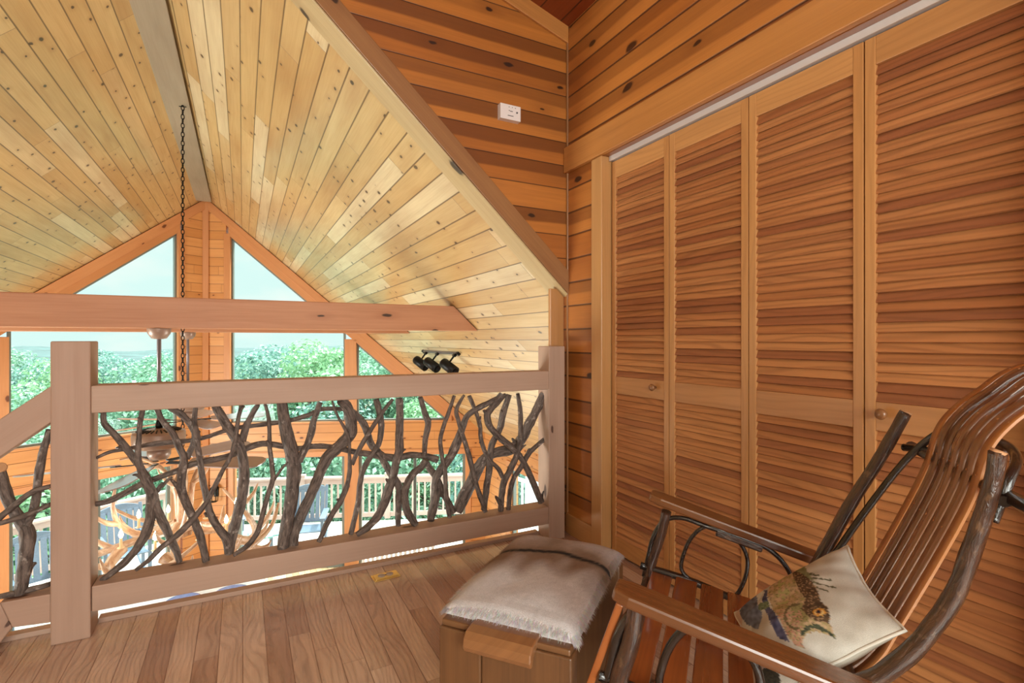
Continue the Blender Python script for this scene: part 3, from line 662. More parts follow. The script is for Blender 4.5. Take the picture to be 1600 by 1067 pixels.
# ---- alarm on the gable wall
al = thing('wall_alarm', (1.283, 2.515, 2.345), 'small white carbon monoxide alarm on the amber plank wall', 'alarm')
b = MB(); b.box((1.283, 2.498, 2.344), (.122, .034, .08), None, 0); nf = len(b.f)
for w_, x, z in ((.006, 1.275, 2.352), (.016, 1.288, 2.350), (.034, 1.283, 2.325)): b.box((x, 2.4805, z), (w_, .0012, .0035))
for q in range(nf, len(b.f)): b.mi[q] = 1
b.build('housing', ['white', 'ink'], al)
b = MB()
for k in range(3): b.lathe([(.0022, 0), (.0022, .0015)], (1.274 + k * .019, 2.481, 2.371), 10, Matrix.Rotation(PI / 2, 3, 'X'))
b.build('indicator', 'ink', al)
b = MB(); b.lathe([(.005, 0), (.005, .002), (.003, .003)], (1.322, 2.481, 2.348), 14, Matrix.Rotation(PI / 2, 3, 'X')); b.build('test_button', 'ink', al)
# ---- brass floor outlet
fo = thing('floor_outlet', (.597, 2.437, 0), 'polished brass floor outlet with two round receptacles near the railing', 'outlet')
b = MB(); Rz = Matrix.Rotation(math.radians(4), 3, 'Z')
b.prism([Vector((.597, 2.437, .0)) + Rz @ Vector(q) for q in ((-.062, -.036, 0), (.062, -.036, 0), (.062, .036, 0), (-.062, .036, 0))], (0, 0, .004), (1, 0, 0))
b.prism([Vector((.597, 2.437, .004)) + Rz @ Vector(q) for q in ((-.054, -.028, 0), (.054, -.028, 0), (.054, .028, 0), (-.054, .028, 0))], (0, 0, .004), (1, 0, 0)); b.build('plate', 'brass', fo, bevel=.003)
for k in (-1, 1):
    b = MB(); cc = Vector((.597, 2.437, .008)) + Rz @ Vector((k * .0195, 0, 0)); b.lathe([(.0165, 0), (.0165, .002), (.013, .003), (.012, .0028), (.003, .0025)], cc, 20); b.build('receptacle', 'outlet', fo)
b = MB(); b.lathe([(.004, 0), (.004, .0016)], (.597, 2.437, .008), 10); b.build('screw', 'ink', fo)

# ---- ottoman with hide pad
OF = Vector((.563, 1.108, 0)); LA = Vector((.777, .629, 0)); SA = Vector((.629, -.777, 0))
MO = Matrix((LA, SA, UPZ)).transposed()     # local x: long axis, y: short axis
ot = thing('ottoman', tuple(OF + LA * .245), 'wooden ottoman stool with hide pad between the rocking chair and the balcony railing', 'ottoman')
def W_o(x, y, z): return OF + LA * x + SA * y + UPZ * z
HS = .168; ZT = .409
def obox(name, mat, x0, x1, y0, y1, z0, z1, g=2, bv=.004, lab=None):
    b = MB(); b.box(W_o((x0 + x1) / 2, (y0 + y1) / 2, (z0 + z1) / 2), (x1 - x0, y1 - y0, z1 - z0), MO, g); o = b.build(name, mat, ot, bevel=bv)
    if lab: o['label'] = lab
    return o
obox('leg_panel', 'ottoman', -.035, .012, -HS, -HS + .115, 0, ZT)
obox('leg_panel', 'ottoman', -.035, .012, -HS + .117, HS + .004, 0, ZT)
obox('leg_panel', 'ottoman', .475, .53, -HS, HS + .004, 0, ZT)
obox('stretcher', 'ottoman', .012, .475, -.02, .02, .06, .12, 0)
obox('seat_board', 'ottoman', -.03, .525, -HS + .004, HS, ZT, ZT + .016, 0)
sp_ = MB()
prof = [(.04, ZT + .020), (-.03, ZT + .022), (-.055, ZT + .018), (-.068, ZT + .006), (-.072, ZT - .012), (-.066, ZT - .026), (-.056, ZT - .026), (-.050, ZT - .010), (-.036, ZT - .0), (.04, ZT + .0)]
sp_.prism([W_o(x, -.083, z) for x, z in prof], SA * .172, LA); sp_.build('saddle_strip', 'saddle', ot, bevel=.004)
sp_ = MB(); sp_.prism([W_o(.56 - (x - .0) * 1.0 - .04, -.095, z) for x, z in prof], SA * .178, LA); sp_.build('saddle_strip', 'saddle', ot, bevel=.004)
# hide pad: pillow-shaped grid with lying hair
hp = MB(); NX, NY = 70, 48; idx = {}
def padz(a, b):
    ea = (1 - abs(2 * a - 1) ** 4.5); eb = (1 - abs(2 * b - 1) ** 4.0)
    return max(0, ea) ** .3 * max(0, eb) ** .32
def hide_tint(a, b):
    s = a + .12 * (b - .5) ** 2 + .02 * math.sin(b * 9) - .035 * (b - .5)
    n1 = noise.noise(Vector((a * 5, b * 7, 1.3))); n2 = noise.noise(Vector((a * 40, b * 60, 4)))
    white_ = Vector((.56, .525, .53)); tan = Vector((.21, .13, .088)); pale = Vector((.42, .35, .33)); dark = Vector((.018, .014, .013))
    d = s - .66
    if d < 0:
        k = min(1, max(0, (-d - .07 + .14 * n1) / .26)) ; c = tan.lerp(white_, k)
    else:
        k = min(1, max(0, (d - .06 + .12 * n1) / .2)); c = tan.lerp(pale, k)
    if abs(d) < .017 + .005 * n2: c = dark
    elif abs(d) < .026: c = c.lerp(dark, .4)
    c = c * (1 + .16 * n2)
    return (c.x, c.y, c.z, 1)
def pad_pt(a, b, up=0.0):
    sag = .012 * math.sin(b * PI)
    x = .008 - (.012 if a < .06 else 0) + a * .508; y = -HS - .006 + b * (2 * HS + .012)
    z = ZT + .016 + .048 * padz(a, b) + .007 * noise.noise(Vector((a * 4, b * 4, 2))) * padz(a, b) + up
    return W_o(x, y, z)
for i in range(NX + 1):
    for j in range(NY + 1):
        a = .5 - .5 * math.cos(PI * i / NX); b_ = .5 - .5 * math.cos(PI * j / NY)
        a = .6 * a + .4 * i / NX; b_ = .6 * b_ + .4 * j / NY
        idx[i, j] = len(hp.v); hp.v.append(pad_pt(a, b_)); hp.tint[idx[i, j]] = hide_tint(a, b_)
for i in range(NX):
    for j in range(NY): hp.face([idx[i, j], idx[i + 1, j], idx[i + 1, j + 1], idx[i, j + 1]], [(0, 0)] * 4, 0, True)
for k in range(15000):
    a = rnd.random(); b_ = rnd.random()
    if k % 4 == 0: b_ = rnd.choice((rnd.uniform(0, .04), rnd.uniform(.96, 1)))
    if k % 9 == 0: a = rnd.uniform(0, .05)
    if -.02 < a + .12 * (b_ - .5) ** 2 + .02 * math.sin(b_ * 9) - .035 * (b_ - .5) - .66 < .045: continue
    base = pad_pt(a, b_, -.001); ln = rnd.uniform(.005, .011) if (.06 < a and abs(b_ - .5) < .44) else rnd.uniform(.010, .022)
    fl = (-LA * rnd.uniform(.5, 1.1) + SA * rnd.uniform(-.35, .35) + (SA * (.9 if b_ > .5 else -.9) if abs(b_ - .5) > .44 else Vector((0, 0, 0))) + UPZ * rnd.uniform(-.1, .06))
    if a < .06: fl += UPZ * -.4
    if abs(b_ - .5) > .44: fl += UPZ * -.3
    sd = fl.cross(UPZ).normalized() * .0007; fl = fl.normalized() * ln
    q = len(hp.v); hp.v += [base - sd, base + sd, base + fl]; t = hide_tint(a, b_)
    t2 = tuple(min(1, c * rnd.uniform(.85, 1.3)) for c in t[:3]) + (1,)
    for z in range(3): hp.tint[q + z] = t2
    hp.face([q, q + 1, q + 2], [(0, 0)] * 3, 0, True)
tag(hp.build('hide_pad', 'hide', ot), 'white and tan antelope hide pad with a black back stripe')

# ---- rocking chair.  s: across, f: towards its front, z: up
CF = Vector((-.645, .764, 0)); CSD = Vector((.764, .645, 0))
def K(s, f, z): return CSD * s + CF * f + UPZ * z
MC = Matrix((CSD, CF, UPZ)).transposed()
SM = 1.385
rc = thing('rocking_chair', tuple(K(SM, 0, 0)), 'bent twig rocking chair with brown slat back and flat wooden arms by the louvered doors', 'chair')
def ctube(name, mat, pts, r, lab=None, sub=6, seg=12, rough=0.0, flat=1.0, closed=False, par=None):
    b = MB(); b.tube([K(*p) for p in pts], r, seg, sub, rough, closed, flat); o = b.build(name, mat, par or rc)
    if lab: o['label'] = lab
    return o
def arm(sc, f0, z0, f1, z1, flare):
    b = MB(); n = 14; w = .037; P = []
    outl = []
    for k in range(n + 1):
        t = k / n; f = f0 + (f1 - f0) * t
        wl = w * (1.0 if t > .04 else .72) * (1 - .12 * t)
        outl.append((f, wl))
    top = [K(sc - w_, f, 0) for f, w_ in outl] + [K(sc + w_, f, 0) for f, w_ in reversed(outl)]
    nrm = (CF * -(z1 - z0) + UPZ * (f1 - f0)).normalized(); nrm = nrm if nrm.z > 0 else -nrm
    zz = lambda f: z0 + (z1 - z0) * (f - f0) / (f1 - f0)
    pts = [K(sc - w_, f, zz(f)) for f, w_ in outl] + [K(sc + w_, f, zz(f)) for f, w_ in reversed(outl)]
    b.prism(pts, nrm * -.026, CF); return b.build('armrest', 'arm', rc, bevel=.006)
arm(1.69, .215, .634, -.27, .499, 0)
arm(1.075, .208, .612, -.25, .502, 0)
RL = .019
ctube('front_leg', 'hickory', [(1.665, .165, .585), (1.668, .185, .50), (1.67, .215, .40), (1.67, .235, .25), (1.665, .23, .05)], [.0145, .0145, .016, .018, .02], rough=.12)
ctube('front_leg', 'hickory', [(1.088, .165, .585), (1.086, .18, .49), (1.085, .205, .40), (1.085, .225, .25), (1.09, .22, .05)], [.018, .019, .02, .021, .022], rough=.12)
fp = ctube('back_post', 'hickory', [(1.62, -.10, .10), (1.61, -.16, .34), (1.605, -.215, .47), (1.60, -.255, .565), (1.60, -.305, .677), (1.60, -.355, .775), (1.60, -.40, .87), (1.60, -.427, .930)], [.019, .018, .017, .016, .0155, .015, .0145, .014], rough=.14)
np_ = ctube('back_post', 'hickory', [(1.11, -.08, .10), (1.115, -.14, .34), (1.12, -.20, .455), (1.12, -.262, .508), (1.12, -.318, .578), (1.12, -.366, .668), (1.12, -.398, .777), (1.12, -.42, .867), (1.12, -.427, .926)], [.0175, .0175, .017, .0165, .0155, .0145, .0138, .013, .0125], rough=.14)
for pp, o in (((1.60, -.427, .930), fp), ((1.12, -.427, .926), np_)):
    b = MB(); b.tube([K(pp[0], pp[1], pp[2] - .002), K(pp[0], pp[1] - .002, pp[2] + .003)], [.0138, .0135] if o is fp else [.0122, .012], 14, 1); tag(b.build('cut_end', 'cut', o), 'pale sawn top of the post')
b = MB(); b.tube([K(1.045, -.455, .845), K(1.66, -.455, .835)], .013, 12, 1); rr_ = b.build('cross_rail', 'hickory', rc)
b = MB(); b.tube([K(1.047, -.455, .845), K(1.042, -.455, .845)], .0125, 14, 1); tag(b.build('cut_end', 'cut', rr_), 'pale sawn end of the cross rail')
b = MB(); b.tube([K(1.10, -.235, .43), K(1.62, -.235, .43)], .014, 12, 1); b.build('cross_rail', 'hickory', rc)
# seven back slats following one curve
SP = [(-.17, .392), (-.235, .418), (-.285, .475), (-.318, .544), (-.389, .702), (-.434, .814), (-.458, .905), (-.492, .96), (-.54, 1.007), (-.575, 1.04), (-.615, 1.062), (-.66, 1.07)]
def cat(P, sub=7):
    o = []
    for i in range(len(P) - 1):
        p0, p1, p2, p3 = [Vector(P[max(0, min(len(P) - 1, i + k))]) for k in (-1, 0, 1, 2)]
        for k in range(sub):
            t = k / sub; o.append(.5 * (2 * p1 + (p2 - p0) * t + (2 * p0 - 5 * p1 + 4 * p2 - p3) * t * t + (3 * p1 - p0 - 3 * p2 + p3) * t ** 3))
    o.append(Vector(P[-1])); return o
CP = cat(SP)
def slat(s0, s1, mat, dz, kk):
    b = MB(); th = .0045; n = len(CP); rid = rnd.random(); acc = 0; uo = rnd.uniform(0, 9); vo = rnd.uniform(0, 9)
    lay = []
    for i, p in enumerate(CP):
        t = (CP[min(i + 1, n - 1)] - CP[max(i - 1, 0)]).normalized(); nm = Vector((t.y, -t.x)) * -1   # towards the back
        if i: acc += (p - CP[i - 1]).length
        # faint lateral spread at the top
        base = len(b.v)
        for s_, k in ((s0, 0), (s1, 0), (s1, 1), (s0, 1)):
            q = p + nm * (th * k) ; b.v.append(K(s_, q.x, q.y + dz))
        lay.append((base, acc))
    w = s1 - s0
    for i in range(n - 1):
        a, la = lay[i]; c, lc = lay[i + 1]
        for e in range(4):
            e2 = (e + 1) % 4; v0 = (0, w, w + th, 2 * w + th)[e]; v1 = (w, w + th, 2 * w + th, 2 * w + 2 * th)[e]
            b.face([a + e, a + e2, c + e2, c + e], [(la + uo, v0 + vo), (la + uo, v1 + vo), (lc + uo, v1 + vo), (lc + uo, v0 + vo)], rid, e in (0, 2))
    b.face([lay[0][0] + k for k in (3, 2, 1, 0)], [(0, 0)] * 4, rid); b.face([lay[-1][0] + k for k in range(4)], [(0, 0)] * 4, rid)
    nf = len(b.f)
    for z_i in (30, 38, 49, 58, 66, 73):                     # small pale nail heads set in the slat
        p_ = CP[z_i]; t = (CP[z_i + 1] - CP[z_i - 1]).normalized(); nm = Vector((t.y, -t.x)); zk = s0 + (s1 - s0) * (.5 + .12 * math.sin(z_i + kk))
        b.tube([K(zk, p_.x - nm.x * .001, p_.y + dz - nm.y * .001), K(zk, p_.x + nm.x * .0012, p_.y + dz + nm.y * .0012)], .0021, 8, 1)
    for q in range(nf, len(b.f)): b.mi[q] = 1
    return b.build('back_slat', [mat, 'cut'], rc)
s_lo, s_hi = 1.232, 1.515; N7 = 7; pw = (s_hi - s_lo) / N7
for k in range(N7): slat(s_lo + k * pw + .0015, s_lo + (k + 1) * pw - .0065, 'slat_edge' if k in (0, N7 - 1) else 'chair', rnd.uniform(-.002, .002), k)
# cross pieces behind the slats and the bent twig hoop
for f_, z_ in ((-.475, .90), (-.53, .985)):
    b = MB(); b.box(K((s_lo + s_hi) / 2, f_ - .012, z_), (s_hi - s_lo - .04, .01, .03), MC @ Matrix.Rotation(math.radians(20), 3, 'X'), 0); b.build('back_brace', 'chair', rc, bevel=.002)
ctube('back_hoop', 'twig', [(1.585, -.27, .55), (1.583, -.33, .66), (1.575, -.405, .79), (1.555, -.45, .86), (1.52, -.48, .90), (1.46, -.492, .915), (1.36, -.494, .917), (1.25, -.492, .915), (1.19, -.48, .90), (1.155, -.455, .87), (1.145, -.43, .80)], .0085)
ctube('back_hoop', 'twig', [(1.605, -.425, .84), (1.56, -.45, .845), (1.46, -.475, .85), (1.25, -.475, .85), (1.13, -.44, .84)], .0095)
# arm hoops, rings and seat twigs, both sides
for s_, dz in ((1.668, 0.0), (1.088, .012)):
    ctube('arm_hoop', 'twig', [(s_, .235, .37), (s_, .222, .43), (s_, .205, .50), (s_, .172, .553), (s_, .12, .572 - .004), (s_, .05, .552), (s_, -.06, .528), (s_, -.125, .505), (s_, -.17, .455), (s_, -.195, .38)], .007 if s_ > 1.5 else .0105)
    ctube('arm_ring', 'twig', [(s_, .122, .430), (s_, .094, .510), (s_, .043, .553), (s_, -.032, .525), (s_, -.063, .468), (s_, -.049, .392), (s_, -.015, .352), (s_, .07, .374), (s_, .112, .395)], .006 if s_ > 1.5 else .0085, closed=True)
    ctube('seat_rail', 'twig', [(s_, .245, .402), (s_, .10, .380), (s_, -.06, .338), (s_, -.18, .318)], .011)
b = MB(); b.box(K(1.672, -.04, .523), (.022, .13, .022), MC @ Matrix.Rotation(math.radians(-14), 3, 'X').inverted(), 1); b.build('arm_bracket', 'hickory', rc, bevel=.004)
# seat boards across
for k in range(6):
    f_ = .215 - k * .073; z_ = .383 - max(0, (.16 - f_)) * .15
    b = MB(); b.box(K(1.378, f_ - .035, z_), (.575, .063, .012), MC @ Matrix.Rotation(math.radians(9), 3, 'X'), 0); b.build('seat_slat', 'seat', rc, bevel=.003)
b = MB(); b.tube([K(1.04, .222, .36), K(1.70, .222, .36)], .016, 12, 1); b.build('seat_rail', 'hickory', rc)
ctube('stretcher', 'twig', [(1.085, .225, .22), (1.67, .225, .22)], .013, sub=1)
for s_ in (1.665, 1.09):
    ctube('rocker', 'hickory', [(s_, .27, .045), (s_, .20, .030), (s_, .05, .020), (s_, -.15, .030), (s_, -.35, .07), (s_, -.50, .12)], .02, rough=.06)
b = MB(); b.box(K(1.105, .236, .465), (.03, .016, .20), MC @ Matrix.Rotation(math.radians(-19), 3, 'X').inverted(), 2); b.build('front_brace', 'seat', rc, bevel=.003)

# ---- printed fish pillow
pil = MB(); N = 110
TLc = K(1.405, -.265, .637); TRc = K(1.13, -.302, .592); BLc = K(1.45, -.025, .411); BRc = K(1.12, -.062, .388)
PN = ((TRc - TLc).cross(BLc - TLc)).normalized()
if PN.dot(Vector((0, 0, H)) - TLc) < 0: PN = -PN
def inpoly(x, y, P):
    c = False; n = len(P); j = n - 1
    for i in range(n):
        if (P[i][1] > y) != (P[j][1] > y) and x < (P[j][0] - P[i][0]) * (y - P[i][1]) / (P[j][1] - P[i][1]) + P[i][0]: c = not c
        j = i
    return c
# print drawn on a flat cover sheet (sheet units), corners of the cover:
QTL, QTR, QBL, QBR = (885, 143), (1278, 713), (121, 600), (281, 1253)
BODY = [(470, 308), (520, 308), (600, 330), (660, 370), (710, 420), (745, 490), (748, 540), (800, 580), (812, 640), (800, 700), (832, 790), (825, 806), (780, 780), (700, 760), (645, 785), (612, 830), (622, 888), (560, 862), (510, 800), (470, 720), (440, 660), (390, 600), (365, 530), (355, 450), (400, 370), (440, 330)]
BACK = [(520, 308), (620, 335), (680, 385), (735, 470), (747, 540), (800, 580), (808, 640), (795, 705), (720, 690), (650, 650), (612, 600), (640, 520), (600, 470), (560, 390)]
FIN = [(495, 288), (560, 253), (605, 268), (645, 318), (725, 412), (600, 335), (520, 310)]
BLUE = [(328, 450), (350, 445), (370, 580), (435, 660), (485, 760), (525, 845), (440, 812), (400, 740), (338, 610), (320, 520)]
SLATE = [(268, 455), (285, 560), (312, 620), (285, 745), (190, 705), (140, 625), (160, 565)]
PEC = [(365, 540), (300, 560), (285, 610), (330, 600), (370, 575)]
TAIL = [(230, 930), (300, 940), (340, 1000), (300, 1040), (250, 990)]
DARKT = [(295, 1010), (360, 990), (430, 1040), (450, 1110), (380, 1160), (310, 1120)]
LIP = [(600, 790), (640, 730), (720, 710), (800, 760), (832, 795), (825, 808), (770, 765), (690, 742), (650, 765), (618, 800)]
SPINES = [((640, 345), (745, 350)), ((665, 368), (830, 378)), ((700, 398), (862, 430)), ((722, 432), (800, 460)), ((620, 335), (700, 335))]
def segd(x, y, a, b):
    dx, dy = b[0] - a[0], b[1] - a[1]; t = max(0, min(1, ((x - a[0]) * dx + (y - a[1]) * dy) / (dx * dx + dy * dy)))
    return math.hypot(x - a[0] - t * dx, y - a[1] - t * dy)
def C8(r, g, b): return Vector(lin((r, g, b))[:3])
def fish(x, y):
    nz = noise.noise(Vector((x * .035, y * .035, 1))); n2 = noise.noise(Vector((x * .09, y * .09, 7))); n3 = noise.noise(Vector((x * .012, y * .012, 3)))
    x += n2 * 7; y += noise.noise(Vector((x * .08, y * .08, 11))) * 7
    c = C8(208, 202, 192).lerp(C8(190, 182, 170), .5 + n3)
    if x + y * .35 < 480: c = C8(216, 214, 206)
    if inpoly(x, y, SLATE): c = C8(126, 132, 152).lerp(C8(84, 88, 104), max(0, .5 + nz))
    if inpoly(x, y, BLUE): c = C8(98, 100, 132).lerp(C8(60, 60, 90), max(0, .4 + nz))
    if x < 150 and 580 < y < 700: c = C8(214, 186, 166)
    for a, b in SPINES:
        if segd(x, y, a, b) < 5.5: c = C8(92, 90, 66)
    if inpoly(x, y, FIN): c = C8(142, 142, 104).lerp(C8(96, 98, 64), max(0, .4 + nz))
    if inpoly(x, y, PEC): c = C8(126, 134, 100).lerp(C8(80, 90, 64), max(0, .5 + n2))
    if inpoly(x, y, BODY):
        c = C8(204, 172, 140).lerp(C8(158, 146, 96), max(0, min(1, .45 + nz * 1.2)))
        if 540 < x < 660 and 560 < y < 700: c = C8(150, 140, 92)
        if 430 < x < 520 and 380 < y < 560 and nz > .05: c = C8(176, 172, 116)
        if x < 620 and y > 620 and n2 > .12: c = C8(196, 140, 120)
        if n2 < -.28: c = c * .55
        if inpoly(x, y, BACK):
            c = C8(96, 72, 50).lerp(C8(70, 52, 36), max(0, .5 + nz))
            if n2 > .2: c = C8(160, 128, 96)
        e = math.hypot((x - 640 + 55), (y - 620 - 40)); 
        if abs(e - 92) < 8 and x < 600 and y > 540: c = C8(110, 96, 66)
        if inpoly(x, y, LIP): c = C8(92, 98, 74).lerp(C8(52, 56, 44), max(0, .5 + n2))
    ex, ey = (x - 738) / 44, (y - 625) / 33; r = math.hypot(ex, ey)
    if r < 1: c = C8(214, 150, 60)
    if r < .72: c = C8(226, 196, 130)
    if r < .55: c = C8(186, 120, 60)
    if r < .38: c = C8(30, 26, 40)
    if inpoly(x, y, TAIL): c = C8(178, 150, 140)
    if inpoly(x, y, DARKT): c = C8(64, 58, 44).lerp(C8(30, 28, 24), max(0, .5 + n2))
    return (c.x, c.y, c.z, 1)
def sheet(p):
    d = depth_of(p); return Vector(((CX + F * (p.x * CS - p.y * SN) / d - 1120) / .2315, (CY - F * (p.z - H) / d - 820) / .2315))
gi = {}
for side in (1, -1):
    for i in range(N + 1):
        for j in range(N + 1):
            a, b_ = i / N, j / N
            edge = max(0, (1 - abs(2 * a - 1) ** 2.6)) ** .6 * max(0, (1 - abs(2 * b_ - 1) ** 2.6)) ** .6
            # sides bow inwards between the corners
            aa = a + (a - .5) * -.10 * (math.sin(b_ * PI)) ; bb = b_ + (b_ - .5) * -.10 * math.sin(a * PI)
            p_ = TLc.lerp(TRc, aa).lerp(BLc.lerp(BRc, aa), bb)
            wr = .006 * noise.noise(Vector((a * 4, b_ * 4, side * 3))) * (1 - edge) + .004 * noise.noise(Vector((a * 7, b_ * 3, 5)))
            p_ = p_ + PN * (side * .062 * edge + wr)
            gi[side, i, j] = len(pil.v); pil.v.append(p_)
            u0 = Vector(QTL).lerp(Vector(QTR), a); u1 = Vector(QBL).lerp(Vector(QBR), a); q = sheet(TLc.lerp(TRc, a).lerp(BLc.lerp(BRc, a), b_) + PN * .05 * edge)
            pil.tint[gi[side, i, j]] = fish(q.x, q.y) if side > 0 else tuple(C8(196, 186, 170)) + (1,)
    for i in range(N):
        for j in range(N):
            f = [gi[side, i, j], gi[side, i + 1, j], gi[side, i + 1, j + 1], gi[side, i, j + 1]]
            pil.face(f if side < 0 else f[::-1], [(i / N, j / N)] * 4, 0, True)
po = pil.build('pillow', 'fabric', None)
tag(po, 'cream tapestry pillow printed with a large spotted fish, lying on the rocking chair', 'pillow')
pb = MB(); rim = [pil.v[gi[1, i, 0]] for i in range(0, N, 5)] + [pil.v[gi[1, N, j]] for j in range(0, N, 5)] + [pil.v[gi[1, i, N]] for i in range(N, 0, -5)] + [pil.v[gi[1, 0, j]] for j in range(N, 0, -5)]
pb.tube(rim, .0035, 6, 1, closed=True); pb.build('piping', 'white_cloth', po)

# ---- ceiling fans under the tie beams
def fan(y, a0, label, r=.74):
    x = -.515; zb = 1.195
    f = thing('ceiling_fan', (x, y, zb), label, 'fan', 'ceiling fans under the tie beams')
    b = MB(); b.lathe([(.02, -.075), (.045, -.07), (.068, -.035), (.072, -.006), (.072, 0)], (x, y, zb), 24); b.build('canopy', 'fan', f)
    b = MB(); b.tube([(x, y, zb - .06), (x, y, .53)], .0135, 14, 1); b.build('downrod', 'fan_rod', f)
    b = MB(); b.lathe([(.022, .0), (.022, .025), (.016, .045), (.014, .055)], (x, y, .505), 16); b.build('coupling', 'black', f)
    b = MB(); b.lathe([(.12, -.10), (.150, -.092), (.158, -.06), (.158, .0), (.152, .012), (.06, .03), (.03, .034)], (x, y, .47), 40); h = b.build('motor_housing', 'fan', f)
    b = MB()
    for k in range(28):
        t = 2 * PI * k / 28; R = Matrix.Rotation(t, 3, 'Z'); b.box(Vector((x, y, .470 + .0185)) + R @ Vector((.108, 0, .003)), (.05, .006, .012), R @ Matrix.Rotation(math.radians(11), 3, 'Y'))
    b.build('vent', 'black', h)
    b = MB(); b.lathe([(.02, -.085), (.055, -.08), (.07, -.05), (.072, .0)], (x, y, .37), 24); b.build('switch_housing', 'fan', f)
    for k in range(5):
        t = math.radians(a0 + 72 * k); R = Matrix.Rotation(t, 3, 'Z') @ Matrix.Rotation(math.radians(13), 3, 'X')
        o_ = Vector((x, y, .27)); b = MB(); n = 12; P = []
        prof = [(.20, .050), (.24, .060), (.35, .076), (.5, .084), (.6, .086), (.66, .078), (.69, .056), (.70, .02)]
        P = [(u, -w) for u, w in prof] + [(u, w) for u, w in reversed(prof)]
        b.prism([o_ + R @ Vector((u * r / .7, w, 0)) for u, w in P], R @ Vector((0, 0, .007)), R @ Vector((1, 0, 0)))
        bl = b.build('blade', 'blade', f)
        b = MB(); b.prism([o_ + R @ Vector((u, w, -.008)) for u, w in ((.06, -.018), (.19, -.014), (.24, -.03), (.27, 0), (.24, .03), (.19, .014), (.06, .018))], R @ Vector((0, 0, .007)), R @ Vector((1, 0, 0)))
        b.build('blade_bracket', 'black', bl)
    return f
fan(4.31, 186, 'taupe ceiling fan with five blades, under the nearer tie beam')
fan(6.43, 150, 'taupe ceiling fan under the farther tie beam, mostly behind the other fan')

# ---- antler chandelier on a long chain
cx, cy = -.50, 5.73
ch = thing('antler_chandelier', (cx, cy, 3.315), 'antler chandelier with lit candle bulbs hanging on a long dark chain from the ridge', 'chandelier')
b = MB(); z = 3.29; k = 0
while z > -.30:
    w_, h_ = .013, .026; Rz = Matrix.Rotation(PI / 2 * (k % 2) + .4, 3, 'Z')
    pts = [Vector((cx, cy, z)) + Rz @ Vector((w_ * math.cos(t) , 0, h_ * math.sin(t) if abs(math.sin(t)) > .01 else 0)) for t in [2 * PI * q / 10 for q in range(10)]]
    b.tube(pts, .0042, 6, 1, closed=True); z -= .0415; k += 1
b.build('chain', 'chain', ch)
b = MB(); b.tube([(cx, cy, 3.30), (cx, cy, 3.33)], .008, 8, 1); b.tube([(cx - .03, cy, 3.30), (cx + .03, cy, 3.305)], .004, 6, 1); b.build('ceiling_hook', 'black', ch)
def antler(path, tines, r0=.026, par=ch):
    b = MB(); P = [Vector((cx, cy, -.62)) + Vector(p) for p in path]
    n = len(P); b.tube(P, [r0 * (1.25 if i == 0 else 1) * (1 - .72 * (i / (n - 1)) ** 1.4) for i in range(n)], 10, 5, rough=.12)
    for i, d, ln in tines:
        a = P[i]; d = Vector(d).normalized(); u_ = (P[min(i + 1, n - 1)] - P[max(i - 1, 0)]).normalized()
        b.tube([a, a + d * ln * .45 + u_ * .02, a + d * ln * .8 + u_ * .05 + UPZ * .03, a + d * ln + u_ * .06 + UPZ * .09], [r0 * .75, r0 * .62, r0 * .4, r0 * .1], 8, 4, rough=.08)
    return b.build('antler', 'antler', par)
def pol(a, r, z): return (r * math.cos(math.radians(a)), r * math.sin(math.radians(a)), z)
for k in range(5):                                         # lower ring
    a = 22 + 72 * k
    antler([pol(a - 52, .46, -.12), pol(a - 34, .56, -.20), pol(a - 10, .63, -.21), pol(a + 14, .70, -.16), pol(a + 32, .78, -.06), pol(a + 46, .82, .10)],
           [(1, pol(a - 34, 1, .5), .17), (2, pol(a, 1, .8), .24), (3, pol(a + 60, .7, -.55), .16)], .042)
for k in range(4):                                         # upper, inner antlers
    a = 60 + 90 * k
    antler([pol(a, .05, .02), pol(a + 8, .20, -.06), pol(a + 22, .36, -.04), pol(a + 34, .48, .10), pol(a + 38, .52, .28), pol(a + 36, .50, .44)],
           [(2, pol(a - 20, 1, .3), .16), (3, pol(a + 70, 1, .2), .18)], .036)
for k in range(3):                                         # crown around the centre
    a = 15 + 120 * k
    antler([pol(a, .04, -.10), pol(a, .06, .15), pol(a + 12, .09, .38), pol(a + 30, .20, .56), pol(a + 40, .34, .66), pol(a + 44, .48, .66)],
           [(2, pol(a - 60, 1, .3), .20), (3, pol(a + 100, 1, .1), .18)], .028)
b = MB(); b.lathe([(.01, -.02), (.05, 0), (.04, .08), (.03, .30), (.045, .52), (.03, .66), (.012, .72)], (cx, cy, -.72), 14); b.build('centre_post', 'antler', ch)
b = MB(); b.tube([Vector((cx + .03, cy, -.04)), Vector((cx + .02, cy, -.2)), Vector((cx + .06, cy - .05, -.5)), Vector((cx + .1, cy - .1, -.62))], .004, 6, 4); b.build('cable', 'black', ch)
for k in range(8):
    a = 20 + 45 * k; r_ = .40 if k % 2 else .47; zc = -.70 + (.06 if k % 3 == 0 else 0)
    q = Vector((cx, cy, 0)) + Vector(pol(a, r_, zc))
    b = MB(); b.lathe([(.022, 0), (.03, .006), (.012, .010), (.011, .085), (.009, .09)], q, 14); cd = b.build('candle_sleeve', 'candle', ch)
    b = MB(); b.lathe([(.006, .088), (.014, .10), (.018, .118), (.013, .14), (.006, .158), (.001, .17)], q, 12); tag(b.build('bulb', 'bulb', cd), 'lit flame-shaped bulb')
    l = bpy.data.lights.new('candle_light', 'POINT'); l.energy = .8; l.color = (1, .84, .64); l.shadow_soft_size = .03
    lo = bpy.data.objects.new('candle_light', l); COL.objects.link(lo); lo.location = q + Vector((0, 0, .20))

